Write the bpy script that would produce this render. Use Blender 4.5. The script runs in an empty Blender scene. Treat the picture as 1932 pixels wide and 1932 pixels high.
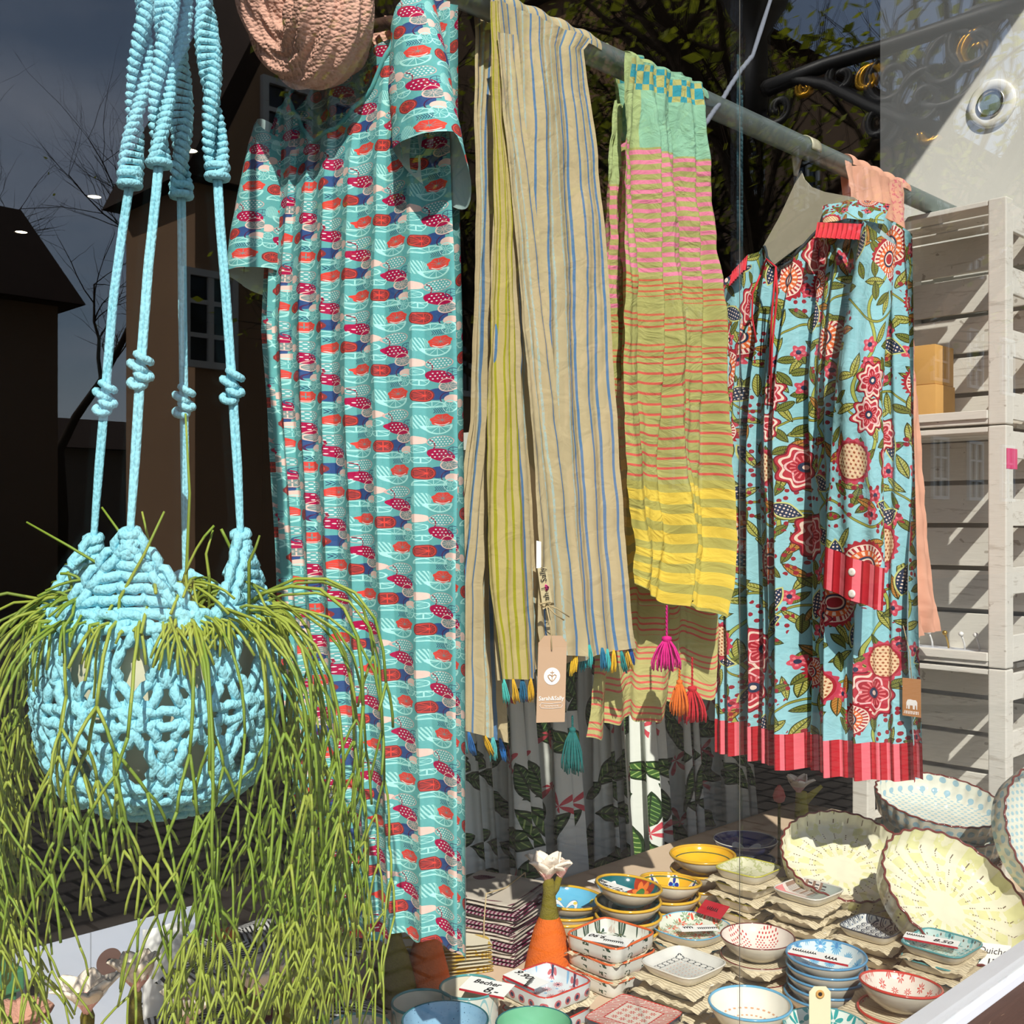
import bpy, math, random
import numpy as np
from mathutils import Vector, Matrix, noise as mnoise

# ------------------------------------------------------------------ camera, sky, sun, exposure
SC = bpy.context.scene
COL = SC.collection
EYE = 1.5
AIM = math.radians(45.4)
FPX = 2093.0
HOR = 987.0
cam_data = bpy.data.cameras.new('camera')
cam = bpy.data.objects.new('camera', cam_data)
COL.objects.link(cam)
cam.location = (0, 0, EYE)
cam.rotation_euler = (math.pi / 2, 0, AIM - math.pi / 2)
cam_data.sensor_width = 36
cam_data.lens = 36 * FPX / 1932
cam_data.shift_y = (HOR - 966) / 1932
cam_data.clip_start = 0.02
cam_data.clip_end = 400
SC.camera = cam

SUN_DIR = Vector((0.85, 1.0, -1.155)).normalized()
world = bpy.data.worlds.new('world')
SC.world = world
world.use_nodes = True
wn, wl = world.node_tree.nodes, world.node_tree.links
bg = wn['Background']
sky = wn.new('ShaderNodeTexSky')
sky.sky_type = 'NISHITA'
sky.sun_disc = False
sky.sun_elevation = math.asin(-SUN_DIR.z)
sky.sun_rotation = math.atan2(-SUN_DIR.x, -SUN_DIR.y)
sky.air_density = 1.0
sky.dust_density = 0.4
sky.ozone_density = 2.0
wtc = wn.new('ShaderNodeTexCoord')
wmap = wn.new('ShaderNodeMapping')
wmap.inputs['Scale'].default_value = (1.3, 1.3, 4.2)
wmap.inputs['Rotation'].default_value = (0, 0.25, 0)
wno = wn.new('ShaderNodeTexNoise')
wno.inputs['Scale'].default_value = 1.9
wno.inputs['Detail'].default_value = 5
wno.inputs['Roughness'].default_value = 0.55
wr = wn.new('ShaderNodeValToRGB')
wr.color_ramp.elements[0].position = 0.42
wr.color_ramp.elements[0].color = (0.15, 0.15, 0.15, 1)
wr.color_ramp.elements[1].position = 0.72
wr.color_ramp.elements[1].color = (0.85, 0.85, 0.85, 1)
wmx = wn.new('ShaderNodeMixRGB')
wmx.inputs['Color2'].default_value = (7.4, 8.0, 9.6, 1)
wl.new(wtc.outputs['Generated'], wmap.inputs['Vector'])
wl.new(wmap.outputs['Vector'], wno.inputs['Vector'])
wl.new(wno.outputs['Fac'], wr.inputs['Fac'])
wl.new(wr.outputs['Color'], wmx.inputs['Fac'])
wl.new(sky.outputs['Color'], wmx.inputs['Color1'])
wl.new(wmx.outputs['Color'], bg.inputs['Color'])
bg.inputs['Strength'].default_value = 0.135

sun_data = bpy.data.lights.new('sun', 'SUN')
sun_data.energy = 6.1
sun_data.angle = math.radians(0.53)
sun_data.color = (1.0, 0.95, 0.87)
sun = bpy.data.objects.new('sun', sun_data)
COL.objects.link(sun)
sun.location = (-6, -8, 9)
sun.rotation_euler = SUN_DIR.to_track_quat('-Z', 'Y').to_euler()

SC.view_settings.view_transform = 'Standard'
SC.view_settings.look = 'None'
SC.view_settings.exposure = 0.0
SC.view_settings.gamma = 1.0
SC.view_settings.use_curve_mapping = False

try:
    SC.cycles.max_bounces = 8
    SC.cycles.diffuse_bounces = 3
    SC.cycles.glossy_bounces = 3
    SC.cycles.transparent_max_bounces = 16
except AttributeError:
    pass

# ------------------------------------------------------------------ geometry helpers
FW = Vector((math.cos(AIM), math.sin(AIM), 0))
RT = Vector((math.sin(AIM), -math.cos(AIM), 0))
EYEP = Vector((0, 0, EYE))
TABLE = EYE - 0.82          # display table top
GLASS = 0.70                # inner face of the shop window
RAILY, RAILZ = 1.2, EYE + 0.77


def ray(u, v):
    return FW + RT * ((u - 966) / FPX) + Vector((0, 0, (HOR - v) / FPX))


def on_x(u, v, x):
    d = ray(u, v)
    return EYEP + d * (x / d.x)


def on_y(u, v, y):
    d = ray(u, v)
    return EYEP + d * (y / d.y)


def on_z(u, v, z):
    d = ray(u, v)
    return EYEP + d * ((z - EYE) / d.z)


def at_d(u, v, d):
    return EYEP + ray(u, v) * d


def lerp(a, b, t):
    return a + (b - a) * t


def interp(x, xs, ys):
    return float(np.interp(x, xs, ys))


class MB:
    """Collects vertices and faces of ONE mesh."""

    def __init__(self):
        self.v, self.f, self.uv = [], [], {}

    def add(self, p, uv=None):
        self.v.append(tuple(p))
        if uv is not None:
            self.uv[len(self.v) - 1] = uv
        return len(self.v) - 1

    def box(self, c, s, m=None):
        x, y, z = (k / 2 for k in s)
        c = Vector(c)
        base = len(self.v)
        for q in ((-x, -y, -z), (x, -y, -z), (x, y, -z), (-x, y, -z), (-x, -y, z), (x, -y, z), (x, y, z), (-x, y, z)):
            q = Vector(q)
            if m is not None:
                q = m @ q
            self.v.append(tuple(q + c))
        for f in ((3, 2, 1, 0), (4, 5, 6, 7), (0, 1, 5, 4), (1, 2, 6, 5), (2, 3, 7, 6), (3, 0, 4, 7)):
            self.f.append([base + i for i in f])
        return self

    def b2(self, lo, hi):
        lo, hi = Vector(lo), Vector(hi)
        return self.box((lo + hi) / 2, hi - lo)

    def tube(self, pts, r, n=6, cap=True, closed=False, flat=1.0, twist=0.0):
        pts = [Vector(p) for p in pts]
        N = len(pts)
        rad = r if isinstance(r, (list, tuple)) else [r] * N
        t0 = (pts[1] - pts[0]).normalized()
        up = Vector((0, 0, 1)) if abs(t0.z) < 0.9 else Vector((1, 0, 0))
        a = t0.cross(up).normalized()
        rings = []
        for i in range(N):
            if closed:
                t = pts[(i + 1) % N] - pts[i - 1]
            else:
                t = pts[min(i + 1, N - 1)] - pts[max(i - 1, 0)]
            if t.length < 1e-9:
                t = t0
            t.normalize()
            a = (a - t * a.dot(t))
            if a.length < 1e-6:
                a = t.orthogonal()
            a.normalize()
            b = t.cross(a)
            ring = []
            for k in range(n):
                g = 2 * math.pi * k / n + twist * i
                ring.append(self.add(pts[i] + (a * math.cos(g) + b * math.sin(g) * flat) * rad[i]))
            rings.append(ring)
        for i in range(N if closed else N - 1):
            p, q = rings[i], rings[(i + 1) % N]
            for k in range(n):
                self.f.append([p[k], p[(k + 1) % n], q[(k + 1) % n], q[k]])
        if cap and not closed:
            self.f.append(rings[0][::-1])
            self.f.append(rings[-1])
        return self

    def grid(self, fn, nu, nv, closed=False):
        """fn(s,t) -> (point, (u,v))"""
        base = len(self.v)
        cols = nu if closed else nu + 1
        for j in range(nv + 1):
            for i in range(cols):
                p, uv = fn(i / nu, j / nv)
                self.add(p, uv)
        for j in range(nv):
            for i in range(nu):
                a = base + j * cols + i
                b = base + j * cols + (i + 1) % cols
                self.f.append([a, b, b + cols, a + cols])
        return self

    def lathe(self, prof, n=32, out=None, c=(0, 0, 0), capb=False, capt=False, rmin=0.0):
        c = Vector(c)
        rings = []
        for r, z in prof:
            ring = []
            for k in range(n):
                g = 2 * math.pi * k / n
                m = out(g) if (out and r >= rmin) else 1.0
                ring.append(self.add(c + Vector((r * m * math.cos(g), r * m * math.sin(g), z))))
            rings.append(ring)
        for p, q in zip(rings, rings[1:]):
            for k in range(n):
                self.f.append([p[k], p[(k + 1) % n], q[(k + 1) % n], q[k]])
        if capb:
            self.f.append(rings[0][::-1])
        if capt:
            self.f.append(rings[-1])
        return self

    def prism(self, poly, d, axes):
        """extrude 3D polygon by vector d"""
        b = len(self.v)
        n = len(poly)
        d = Vector(d)
        for p in poly:
            self.add(Vector(p))
        for p in poly:
            self.add(Vector(p) + d)
        self.f.append([b + i for i in range(n)][::-1])
        self.f.append([b + n + i for i in range(n)])
        for i in range(n):
            j = (i + 1) % n
            self.f.append([b + i, b + j, b + n + j, b + n + i])
        return self

    def mesh(self, name, mat, smooth=True, org=None):
        me = bpy.data.meshes.new(name)
        vs = self.v if org is None else [(x - org[0], y - org[1], z - org[2]) for x, y, z in self.v]
        me.from_pydata(vs, [], self.f)
        if self.uv:
            uvl = me.uv_layers.new(name='UVMap')
            idx = np.empty(len(me.loops), dtype=np.int32)
            me.loops.foreach_get('vertex_index', idx)
            arr = np.zeros((len(self.v), 2), dtype=np.float32)
            for k, w in self.uv.items():
                arr[k] = w
            uvl.data.foreach_set('uv', arr[idx].ravel())
        if smooth:
            me.polygons.foreach_set('use_smooth', [True] * len(me.polygons))
        me.materials.append(mat)
        me.update()
        return me


def put(name, me, parent=None):
    o = bpy.data.objects.new(name, me)
    COL.objects.link(o)
    if parent is not None:
        o.parent = parent
    return o


def part(name, mb, mat, parent=None, smooth=True, world=True, label=None):
    """one mesh object; vertices in world space unless world=False (then in the parent's space)"""
    org = None
    if parent is not None and world:
        org, q = Vector((0, 0, 0)), parent
        while q is not None:
            org = org + q.location
            q = q.parent
    o = put(name, mb.mesh(name, mat, smooth, org), parent)
    if label:
        o['label'] = label
    return o


def tag(o, label, cat, group=None, kind=None):
    o['label'] = label
    o['category'] = cat
    if group:
        o['group'] = group
    if kind:
        o['kind'] = kind
    return o


def struct(o, label=None):
    o['kind'] = 'structure'
    if label:
        o['label'] = label
    return o


def thing(name, label, cat, loc=(0, 0, 0), rot=(0, 0, 0), group=None):
    o = bpy.data.objects.new(name, None)
    COL.objects.link(o)
    o.empty_display_size = 0.03
    o.location = loc
    o.rotation_euler = rot
    return tag(o, label, cat, group)


def solo(name, mb, mat, label, cat, loc, rot=(0, 0, 0), smooth=True, group=None):
    """a thing that is one mesh, vertices in its own space"""
    o = put(name, mb.mesh(name, mat, smooth))
    o.location = loc
    o.rotation_euler = rot
    return tag(o, label, cat, group)


def subd(o, n=1):
    m = o.modifiers.new('smooth', 'SUBSURF')
    m.levels = m.render_levels = n
    return o


def bevel(o, w=0.002, s=2):
    m = o.modifiers.new('edges', 'BEVEL')
    m.width = w
    m.segments = s
    m.limit_method = 'ANGLE'
    return o


def srgb(r, g, b):
    def c(x):
        x /= 255.0
        return x / 12.92 if x <= 0.04045 else ((x + 0.055) / 1.055) ** 2.4
    return (c(r), c(g), c(b), 1.0)


# ------------------------------------------------------------------ material helpers: arithmetic on node sockets
class E:
    def __init__(self, nt, s):
        self.nt, self.s = nt, s

    def _op(self, op, *o):
        n = self.nt.nodes.new('ShaderNodeMath')
        n.operation = op
        for i, a in enumerate((self,) + o):
            if isinstance(a, E):
                self.nt.links.new(a.s, n.inputs[i])
            else:
                n.inputs[i].default_value = a
        return E(self.nt, n.outputs[0])

    def __add__(self, o): return self._op('ADD', o)
    __radd__ = __add__
    def __sub__(self, o): return self._op('SUBTRACT', o)
    def __rsub__(self, o): return (self * -1.0) + o
    def __mul__(self, o): return self._op('MULTIPLY', o)
    __rmul__ = __mul__
    def __truediv__(self, o): return self._op('DIVIDE', o)
    def __lt__(self, o): return self._op('LESS_THAN', o)
    def __gt__(self, o): return self._op('GREATER_THAN', o)
    def sin(self): return self._op('SINE')
    def cos(self): return self._op('COSINE')
    def abs(self): return self._op('ABSOLUTE')
    def floor(self): return self._op('FLOOR')
    def frac(self): return self._op('FRACT')
    def sqrt(self): return self._op('SQRT')
    def max(self, o): return self._op('MAXIMUM', o)
    def min(self, o): return self._op('MINIMUM', o)
    def pow(self, o): return self._op('POWER', o)
    def pp(self, o): return self._op('PINGPONG', o)
    def atan2(self, o): return self._op('ARCTAN2', o)


class Mat:
    def __init__(self, name, color=(0.5, 0.5, 0.5, 1), rough=0.8, spec=0.3, metal=0.0):
        self.m = bpy.data.materials.new(name)
        self.m.use_nodes = True
        self.nt = self.m.node_tree
        self.b = self.nt.nodes['Principled BSDF']
        self.b.inputs['Roughness'].default_value = rough
        self.b.inputs['Specular IOR Level'].default_value = spec
        self.b.inputs['Metallic'].default_value = metal
        self.c = color
        self.b.inputs['Base Color'].default_value = color
        self._tc = None

    def node(self, t):
        return self.nt.nodes.new(t)

    def tc(self, out):
        if self._tc is None:
            self._tc = self.node('ShaderNodeTexCoord')
        return self._tc.outputs[out]

    def xyz(self, out='Object'):
        s = self.node('ShaderNodeSeparateXYZ')
        self.nt.links.new(self.tc(out), s.inputs[0])
        return [E(self.nt, s.outputs[i]) for i in range(3)]

    def vec(self, x, y, z=0.0):
        n = self.node('ShaderNodeCombineXYZ')
        for i, a in enumerate((x, y, z)):
            if isinstance(a, E):
                self.nt.links.new(a.s, n.inputs[i])
            else:
                n.inputs[i].default_value = a
        return n.outputs[0]

    def noise(self, scale, detail=3, vec=None, rough=0.5, out='Object', dist=0.0):
        n = self.node('ShaderNodeTexNoise')
        n.inputs['Scale'].default_value = scale
        n.inputs['Detail'].default_value = detail
        n.inputs['Roughness'].default_value = rough
        n.inputs['Distortion'].default_value = dist
        self.nt.links.new(vec if vec is not None else self.tc(out), n.inputs['Vector'])
        return E(self.nt, n.outputs['Fac'])

    def mapped(self, sx, sy, sz, out='Object'):
        n = self.node('ShaderNodeMapping')
        n.inputs['Scale'].default_value = (sx, sy, sz)
        self.nt.links.new(self.tc(out), n.inputs['Vector'])
        return n.outputs[0]

    def scatter(self, x, y, scale, rnd=1.0, off=0.0, spin=True):
        """local coordinates around scattered points, with two random numbers"""
        n = self.node('ShaderNodeTexVoronoi')
        n.voronoi_dimensions = '2D'
        n.feature = 'F1'
        n.inputs['Scale'].default_value = scale
        n.inputs['Randomness'].default_value = rnd
        px, py = x + off, y + off * 1.7
        self.nt.links.new(self.vec(px, py), n.inputs['Vector'])
        s = self.node('ShaderNodeSeparateXYZ')
        self.nt.links.new(n.outputs['Position'], s.inputs[0])
        dx, dy = px - E(self.nt, s.outputs[0]), py - E(self.nt, s.outputs[1])
        c = self.node('ShaderNodeSeparateColor')
        self.nt.links.new(n.outputs['Color'], c.inputs[0])
        r1, r2 = E(self.nt, c.outputs[0]), E(self.nt, c.outputs[1])
        if spin:
            a = r2 * 6.283
            ca, sa = a.cos(), a.sin()
            dx, dy = dx * ca + dy * sa, dy * ca - dx * sa
        return dx, dy, r1, r2

    def over(self, mask, col):
        """paint colour where mask is 1"""
        n = self.node('ShaderNodeMixRGB')
        if isinstance(mask, E):
            self.nt.links.new(mask.s, n.inputs['Fac'])
        else:
            n.inputs['Fac'].default_value = mask
        for k, c in (('Color1', self.c), ('Color2', col)):
            if isinstance(c, tuple):
                n.inputs[k].default_value = c
            else:
                self.nt.links.new(c, n.inputs[k])
        self.c = n.outputs[0]
        return self

    def mul(self, fac, lo=0.8):
        """multiply colour by lo..1 with fac"""
        n = self.node('ShaderNodeMixRGB')
        n.blend_type = 'MULTIPLY'
        n.inputs['Fac'].default_value = 1
        v = fac * (1 - lo) + lo
        if isinstance(self.c, tuple):
            n.inputs['Color1'].default_value = self.c
        else:
            self.nt.links.new(self.c, n.inputs['Color1'])
        self.nt.links.new(v.s, n.inputs['Color2'])
        self.c = n.outputs[0]
        return self

    def bump(self, h, strength=0.3, dist=0.002):
        n = self.node('ShaderNodeBump')
        n.inputs['Strength'].default_value = strength
        n.inputs['Distance'].default_value = dist
        self.nt.links.new(h.s, n.inputs['Height'])
        self.nt.links.new(n.outputs[0], self.b.inputs['Normal'])
        return self

    def back(self, col):
        """the reverse side of a printed cloth"""
        g = self.node('ShaderNodeNewGeometry')
        return self.over(E(self.nt, g.outputs['Backfacing']), col)

    def translucent(self, f, col=None):
        t = self.node('ShaderNodeBsdfTranslucent')
        if isinstance(self.c, tuple):
            t.inputs['Color'].default_value = self.c
        else:
            self.nt.links.new(self.c, t.inputs['Color'])
        mx = self.node('ShaderNodeMixShader')
        mx.inputs[0].default_value = f
        self.nt.links.new(self.b.outputs[0], mx.inputs[1])
        self.nt.links.new(t.outputs[0], mx.inputs[2])
        self.nt.links.new(mx.outputs[0], self.nt.nodes['Material Output'].inputs['Surface'])
        return self

    def done(self):
        if not isinstance(self.c, tuple):
            self.nt.links.new(self.c, self.b.inputs['Base Color'])
        else:
            self.b.inputs['Base Color'].default_value = self.c
        return self.m


def rings_(x, y, cx, cy, rx, ry):
    a, b = (x - cx) / rx, (y - cy) / ry
    return (a * a + b * b).sqrt(), a, b


def ell(x, y, cx, cy, rx, ry):
    r, a, b = rings_(x, y, cx, cy, rx, ry)
    return r < 1.0


def plain(name, col, rough=0.8, spec=0.3, metal=0.0, var=0.0, scale=30, bmp=0.0, bscale=200, bdist=0.001):
    M = Mat(name, col, rough, spec, metal)
    if var:
        M.mul(M.noise(scale, 4), 1 - var)
    if bmp:
        M.bump(M.noise(bscale, 3), bmp, bdist)
    return M.done()

# ------------------------------------------------------------------ materials
def leaf_layer(M, x, y, scale, L, W, col, edge, rib, off=0.0, keep=1.0, rnd=1.0):
    lx, ly, r1, r2 = M.scatter(x, y, scale, rnd, off)
    q = lx / L
    prof = (1.0 - q * q) * W
    d = ly.abs()
    on = r1 < keep
    m = (d < prof) * on
    M.over(m, edge)
    M.over((d < prof - W * 0.18) * on, col)
    vein = ((lx - d * 0.9) * (5.0 / L)).frac() < 0.22
    M.over(vein * (d < prof - W * 0.22) * on, rib)
    M.over((d < W * 0.09) * m, edge)
    return lx, ly, r1


def m_fruit():
    M = Mat('fruit_print_cotton', srgb(104, 180, 180), 0.85, 0.15)
    U, V, _ = M.xyz('UV')
    W_, H_ = 480.0, 1220.0
    cx = U / 0.0676
    col = cx.floor()
    x = cx.frac() * W_
    y = ((V / 0.0945) + col * 0.37).frac() * H_
    pale, white = srgb(180, 238, 232), srgb(236, 244, 240)
    navy, brown, red, crim, pink = srgb(52, 84, 140), srgb(140, 58, 60), srgb(232, 76, 66), srgb(178, 16, 76), srgb(240, 206, 194)
    dark, rosy = srgb(84, 36, 84), srgb(216, 176, 170)
    grey = srgb(128, 150, 150)

    def slice_(cx, cy, rx, ry, c, n=5, half=0, fill=None):
        r, a, b = rings_(x, y, cx, cy, rx, ry)
        ang = a.atan2(b)
        line = ((r - 0.93).abs() < 0.08).max(((ang * n).sin().abs() * r < 0.13) * (r < 0.95) * (r > 0.12))
        if half:
            cut = (b * half) > -0.12
            line = (line * cut).max(((b.abs() < 0.09) * (r < 1.0)) if half else line)
        if fill is not None:
            M.over((r < 0.95) * ((b * half) > -0.05 if half else 1.0), fill)
        M.over(line, c)

    # hatch patches
    h = ell(x, y, 405, 130, 80, 105)
    M.over(h * (((x * 0.06 + y * 0.012).frac() < 0.5) * ((y * 0.045).frac() < 0.85)), pale)
    h = ell(x, y, 55, 760, 70, 70)
    M.over(h * ((x * 0.05 - y * 0.05).frac() < 0.45), pale)
    # figs
    M.over(ell(x, y, 230, 925, 150, 92), navy)
    r, a, b = rings_(x, y, 375, 935, 108, 100)
    M.over(r < 1.0, brown)
    M.over(((r - 0.78).abs() < 0.05).max(((a.atan2(b) * 6.0).sin().abs() * r < 0.12) * (r < 0.7)), red)
    # pink lemons
    M.over(ell(x, y, 440, 420, 75, 68), pink)
    M.over(ell(x, y, 60, 1010, 90, 60), pink)
    r, a, b = rings_(x, y, 70, 1000, 135, 105)
    M.over(((r - 0.95).abs() < 0.055) * (a > -0.3) * (b < 0.6), dark)
    r, a, b = rings_(x, y, 360, 500, 85, 95)
    M.over(((r - 0.95).abs() < 0.09) * (a < -0.2), srgb(150, 20, 60))
    # dotted fruit
    r, a, b = rings_(x, y, 200, 445, 175, 88)
    M.over((r - 0.97).abs() < 0.035, rosy)
    gx, gy = (x / 44.0 + ((y / 36.0).floor() * 0.5)).frac() - 0.5, (y / 36.0).frac() - 0.5
    M.over((r < 0.92) * ((gx * gx + gy * gy) < 0.07), white)
    # slices
    slice_(220, 205, 175, 125, pale, 5, half=1)
    slice_(300, 1120, 180, 92, pale, 5, half=-1)
    slice_(80, 1130, 90, 100, pale, 4)
    slice_(400, 690, 85, 88, pale, 4, half=1)
    slice_(430, 560, 60, 60, pale, 4)
    slice_(95, 815, 120, 82, pink, 5, fill=grey)
    # red orange
    r, a, b = rings_(x, y, 180, 110, 148, 96)
    ang = a.atan2(b)
    M.over(r < (ang * 7.0).cos() * 0.06 + 0.97, red)
    M.over(((ang * 5.0).sin().abs() * r < 0.1) * (r < 0.72) * (b < 0.35), grey)
    M.over(((r - 0.82).abs() < 0.05) * (b > 0.5), white)
    # strawberry
    r, a, b = rings_(x, y, 195, 655, 165, 98)
    st = r < 1.0 - a * b * 0.35
    M.over(st, crim)
    gx, gy = (x / 56.0 + ((y / 44.0).floor() * 0.5)).frac() - 0.5, (y / 44.0).frac() - 0.5
    M.over(st * (r < 0.9) * ((gx * gx + gy * gy) < 0.045) * (b < 0.55), white)
    r, a, b = rings_(x, y, 110, 800, 110, 110)
    M.over(((r - 0.95).abs() < 0.05) * (b < -0.35), pink)
    # navy leaves
    lx, ly = (x - 205.0), (y - 1185.0)
    M.over((ly.abs() < 42.0) * (lx.abs() < 80.0) * (((lx - ly.abs() * 0.7) / 26.0).frac() < 0.4), srgb(40, 70, 110))
    r, a, b = rings_(x, y, 40, 600, 75, 62)
    M.over(((r - 0.92).abs() < 0.09).max(((a.atan2(b) * 3.0).sin().abs() * r < 0.12) * (r < 0.9)), srgb(56, 88, 120))
    M.back(srgb(196, 222, 218))
    n = M.noise(900, 2, out='UV')
    M.mul(n, 0.86)
    M.bump(M.noise(60, 4, out='UV'), 0.35, 0.003)
    return M.done()


def m_floral():
    M = Mat('indian_floral_cotton', srgb(150, 204, 212), 0.8, 0.2)
    x, y, _ = M.xyz('UV')
    olive, dol, lime = srgb(150, 148, 62), srgb(58, 62, 30), srgb(206, 206, 128)
    crim, cream, orange, navy = srgb(170, 38, 52), srgb(238, 214, 196), srgb(222, 104, 52), srgb(42, 56, 84)
    # vines
    w1 = (x + (y * 38.0).sin() * 0.018 + (y * 11.0).sin() * 0.02) / 0.155
    d = ((w1.frac() - 0.5) * 0.155).abs()
    M.over(d < 0.0042, dol)
    M.over(d < 0.0030, srgb(168, 176, 84))
    w2 = (y + (x * 44.0).sin() * 0.014 + (x * 13.0).sin() * 0.03) / 0.19
    d = ((w2.frac() - 0.5) * 0.19).abs()
    M.over(d < 0.0028, dol)
    M.over(d < 0.0018, olive)
    # leaves
    leaf_layer(M, x, y, 17, 0.026, 0.0085, olive, dol, lime, 0.13, 0.85)
    leaf_layer(M, x, y, 22, 0.021, 0.0085, srgb(96, 104, 44), dol, olive, 3.7, 0.8)
    leaf_layer(M, x, y, 15, 0.026, 0.009, srgb(170, 110, 46), dol, srgb(206, 160, 84), 7.9, 0.45)
    # little blooms
    dx, dy, r1, r2 = M.scatter(x, y, 15, 1.0, 9.3)
    r = (dx * dx + dy * dy).sqrt()
    ang = dy.atan2(dx)
    mk = (r < (ang * 5.0).cos() * 0.0028 + 0.0135) * (r1 < 0.5)
    M.over(mk, srgb(206, 74, 92))
    M.over((r < 0.0095) * mk * ((ang * 5.0).cos() > 0.3), srgb(232, 130, 138))
    M.over((r < 0.0048) * mk, navy)
    # berries
    dx, dy, r1, r2 = M.scatter(x, y, 60, 0.6, 5.1)
    r = (dx * dx + dy * dy).sqrt()
    big = M.noise(7, 1, out='UV')
    M.over((r < 0.0042) * (big > 0.56), srgb(150, 40, 52))
    # navy dotted leaves
    lx, ly, r1, r2 = M.scatter(x, y, 9.5, 1.0, 2.2)
    q = lx / 0.030
    prof = (1.0 - q * q) * 0.0135
    on = r1 < 0.6
    M.over((ly.abs() < prof + 0.003) * on, lime)
    M.over((ly.abs() < prof) * on, navy)
    gx, gy = (lx / 0.0068).frac() - 0.5, (ly / 0.0068).frac() - 0.5
    M.over((ly.abs() < prof - 0.002) * on * ((gx * gx + gy * gy) < 0.07), cream)
    # big flowers
    for off, scale in ((0.35, 5.6), (6.6, 6.4)):
        dx, dy, r1, r2 = M.scatter(x, y, scale, 0.75, off)
        r = (dx * dx + dy * dy).sqrt()
        ang = dy.atan2(dx)
        tooth = (ang * 26.0).sin()
        k = 1.0 if off < 1 else 0.72
        on = (r1 < 0.30) if off < 1 else (r1 < 0.16)
        half = (dx > -0.028) * on
        R = 0.046 * k
        M.over(half * (r < tooth * 0.0022 + R), crim)
        M.over(half * (r < R * 0.84), cream)
        M.over(half * (r < R * 0.80) * (r > R * 0.60) * (tooth > 0.1), crim)
        M.over(half * (r < R * 0.60), orange)
        M.over(half * (r < R * 0.56) * (r > R * 0.40) * ((ang * 15.0).sin() > 0.2), cream)
        M.over(half * (r < R * 0.36), navy)
        M.over(half * (r < R * 0.28), cream)
        M.over(half * (r < R * 0.22), crim)
        # pomegranate
        on = ((r1 > 0.30) * (r1 < 0.52)) if off < 1 else ((r1 > 0.16) * (r1 < 0.26))
        e = ((dx / 1.12) * (dx / 1.12) + dy * dy).sqrt()
        R = 0.038 * k
        M.over(on * (e < (ang * 18.0).sin() * 0.002 + R), srgb(196, 66, 88))
        M.over(on * (e < R * 0.88), crim)
        ry = dy / 0.0062
        rx = (dx / 0.0088 + ry.floor() * 0.5).frac() - 0.5
        sc = (rx.abs() + (ry.frac() - 0.5).abs())
        M.over(on * (e < R * 0.78), srgb(232, 200, 160))
        M.over(on * (e < R * 0.78) * (sc < 0.34), srgb(160, 84, 50))
        # peony
        on = (r1 > 0.62) if off < 1 else (r1 > 0.86)
        pet = (ang * 8.0).cos()
        R = 0.048 * k
        M.over(on * (r < pet * 0.005 + R), srgb(120, 22, 40))
        M.over(on * (r < pet * 0.005 + R * 0.93), srgb(186, 52, 66))
        M.over(on * ((r - R * 0.78 - pet * 0.004).abs() < 0.0025), cream)
        M.over(on * (r < R * 0.62 + (ang * 5.0 + 1.0).cos() * 0.005), crim)
        M.over(on * ((r - R * 0.56 - (ang * 5.0 + 1.0).cos() * 0.005).abs() < 0.002), srgb(240, 190, 190))
        M.over(on * (r < R * 0.5) * (r > R * 0.28) * ((ang * 17.0).sin() > 0.35), srgb(226, 120, 124))
        M.over(on * (r < R * 0.22), navy)
        M.over(on * (r < R * 0.1), cream)
    M.back(srgb(170, 196, 200))
    M.mul(M.noise(14, 3, out='UV'), 0.9)
    M.bump(M.noise(34, 5, out='UV', dist=1.5), 0.5, 0.006)
    return M.done()


def m_redstripe():
    M = Mat('red_pink_stripe_cotton', srgb(236, 112, 124), 0.8, 0.2)
    x, y, _ = M.xyz('UV')
    f = (x / 0.021).frac()
    M.over(f < 0.52, srgb(186, 32, 44))
    M.over(((f - 0.52).abs() < 0.05), srgb(140, 14, 28))
    M.bump(M.noise(50, 4, out='UV'), 0.4, 0.004)
    return M.done()


def m_palm():
    M = Mat('palm_leaf_print', srgb(226, 230, 222), 0.85, 0.15)
    x, y, _ = M.xyz('UV')
    g, dg, lg = srgb(62, 100, 44), srgb(30, 52, 26), srgb(158, 184, 104)
    leaf_layer(M, x, y, 7.5, 0.075, 0.027, g, dg, lg, 0.4, 0.8)
    leaf_layer(M, x, y, 9.5, 0.055, 0.022, srgb(46, 80, 40), dg, srgb(120, 156, 84), 4.4, 0.7)
    dx, dy, r1, r2 = M.scatter(x, y, 8, 0.9, 7.2)
    r = (dx * dx + dy * dy).sqrt()
    ang = dy.atan2(dx)
    M.over((r < ((ang * 2.5).cos().abs().pow(3.0)) * 0.045) * (r1 < 0.45) * (dx > -0.01), srgb(206, 76, 88))
    M.back(srgb(200, 204, 196))
    M.bump(M.noise(30, 4, out='UV'), 0.3, 0.004)
    return M.done()


def m_blueflower():
    M = Mat('blue_flower_print', srgb(232, 236, 238), 0.8, 0.2)
    x, y, _ = M.xyz('UV')
    dx, dy, r1, r2 = M.scatter(x, y, 9, 1.0, 1.2)
    e = (dx * dx + (dy * 2.2) * (dy * 2.2)).sqrt()
    n = M.noise(70, 3, out='UV')
    M.over((e < n * 0.05 + 0.03) * (r1 < 0.7), srgb(40, 50, 128))
    dx, dy, r1, r2 = M.scatter(x, y, 11, 1.0, 5.2)
    e = (dx * dx * 0.3 + (dy * 5.0) * (dy * 5.0)).sqrt()
    M.over((e < 0.025) * (r1 < 0.6), srgb(120, 104, 96))
    M.back(srgb(206, 210, 212))
    return M.done()


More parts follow.
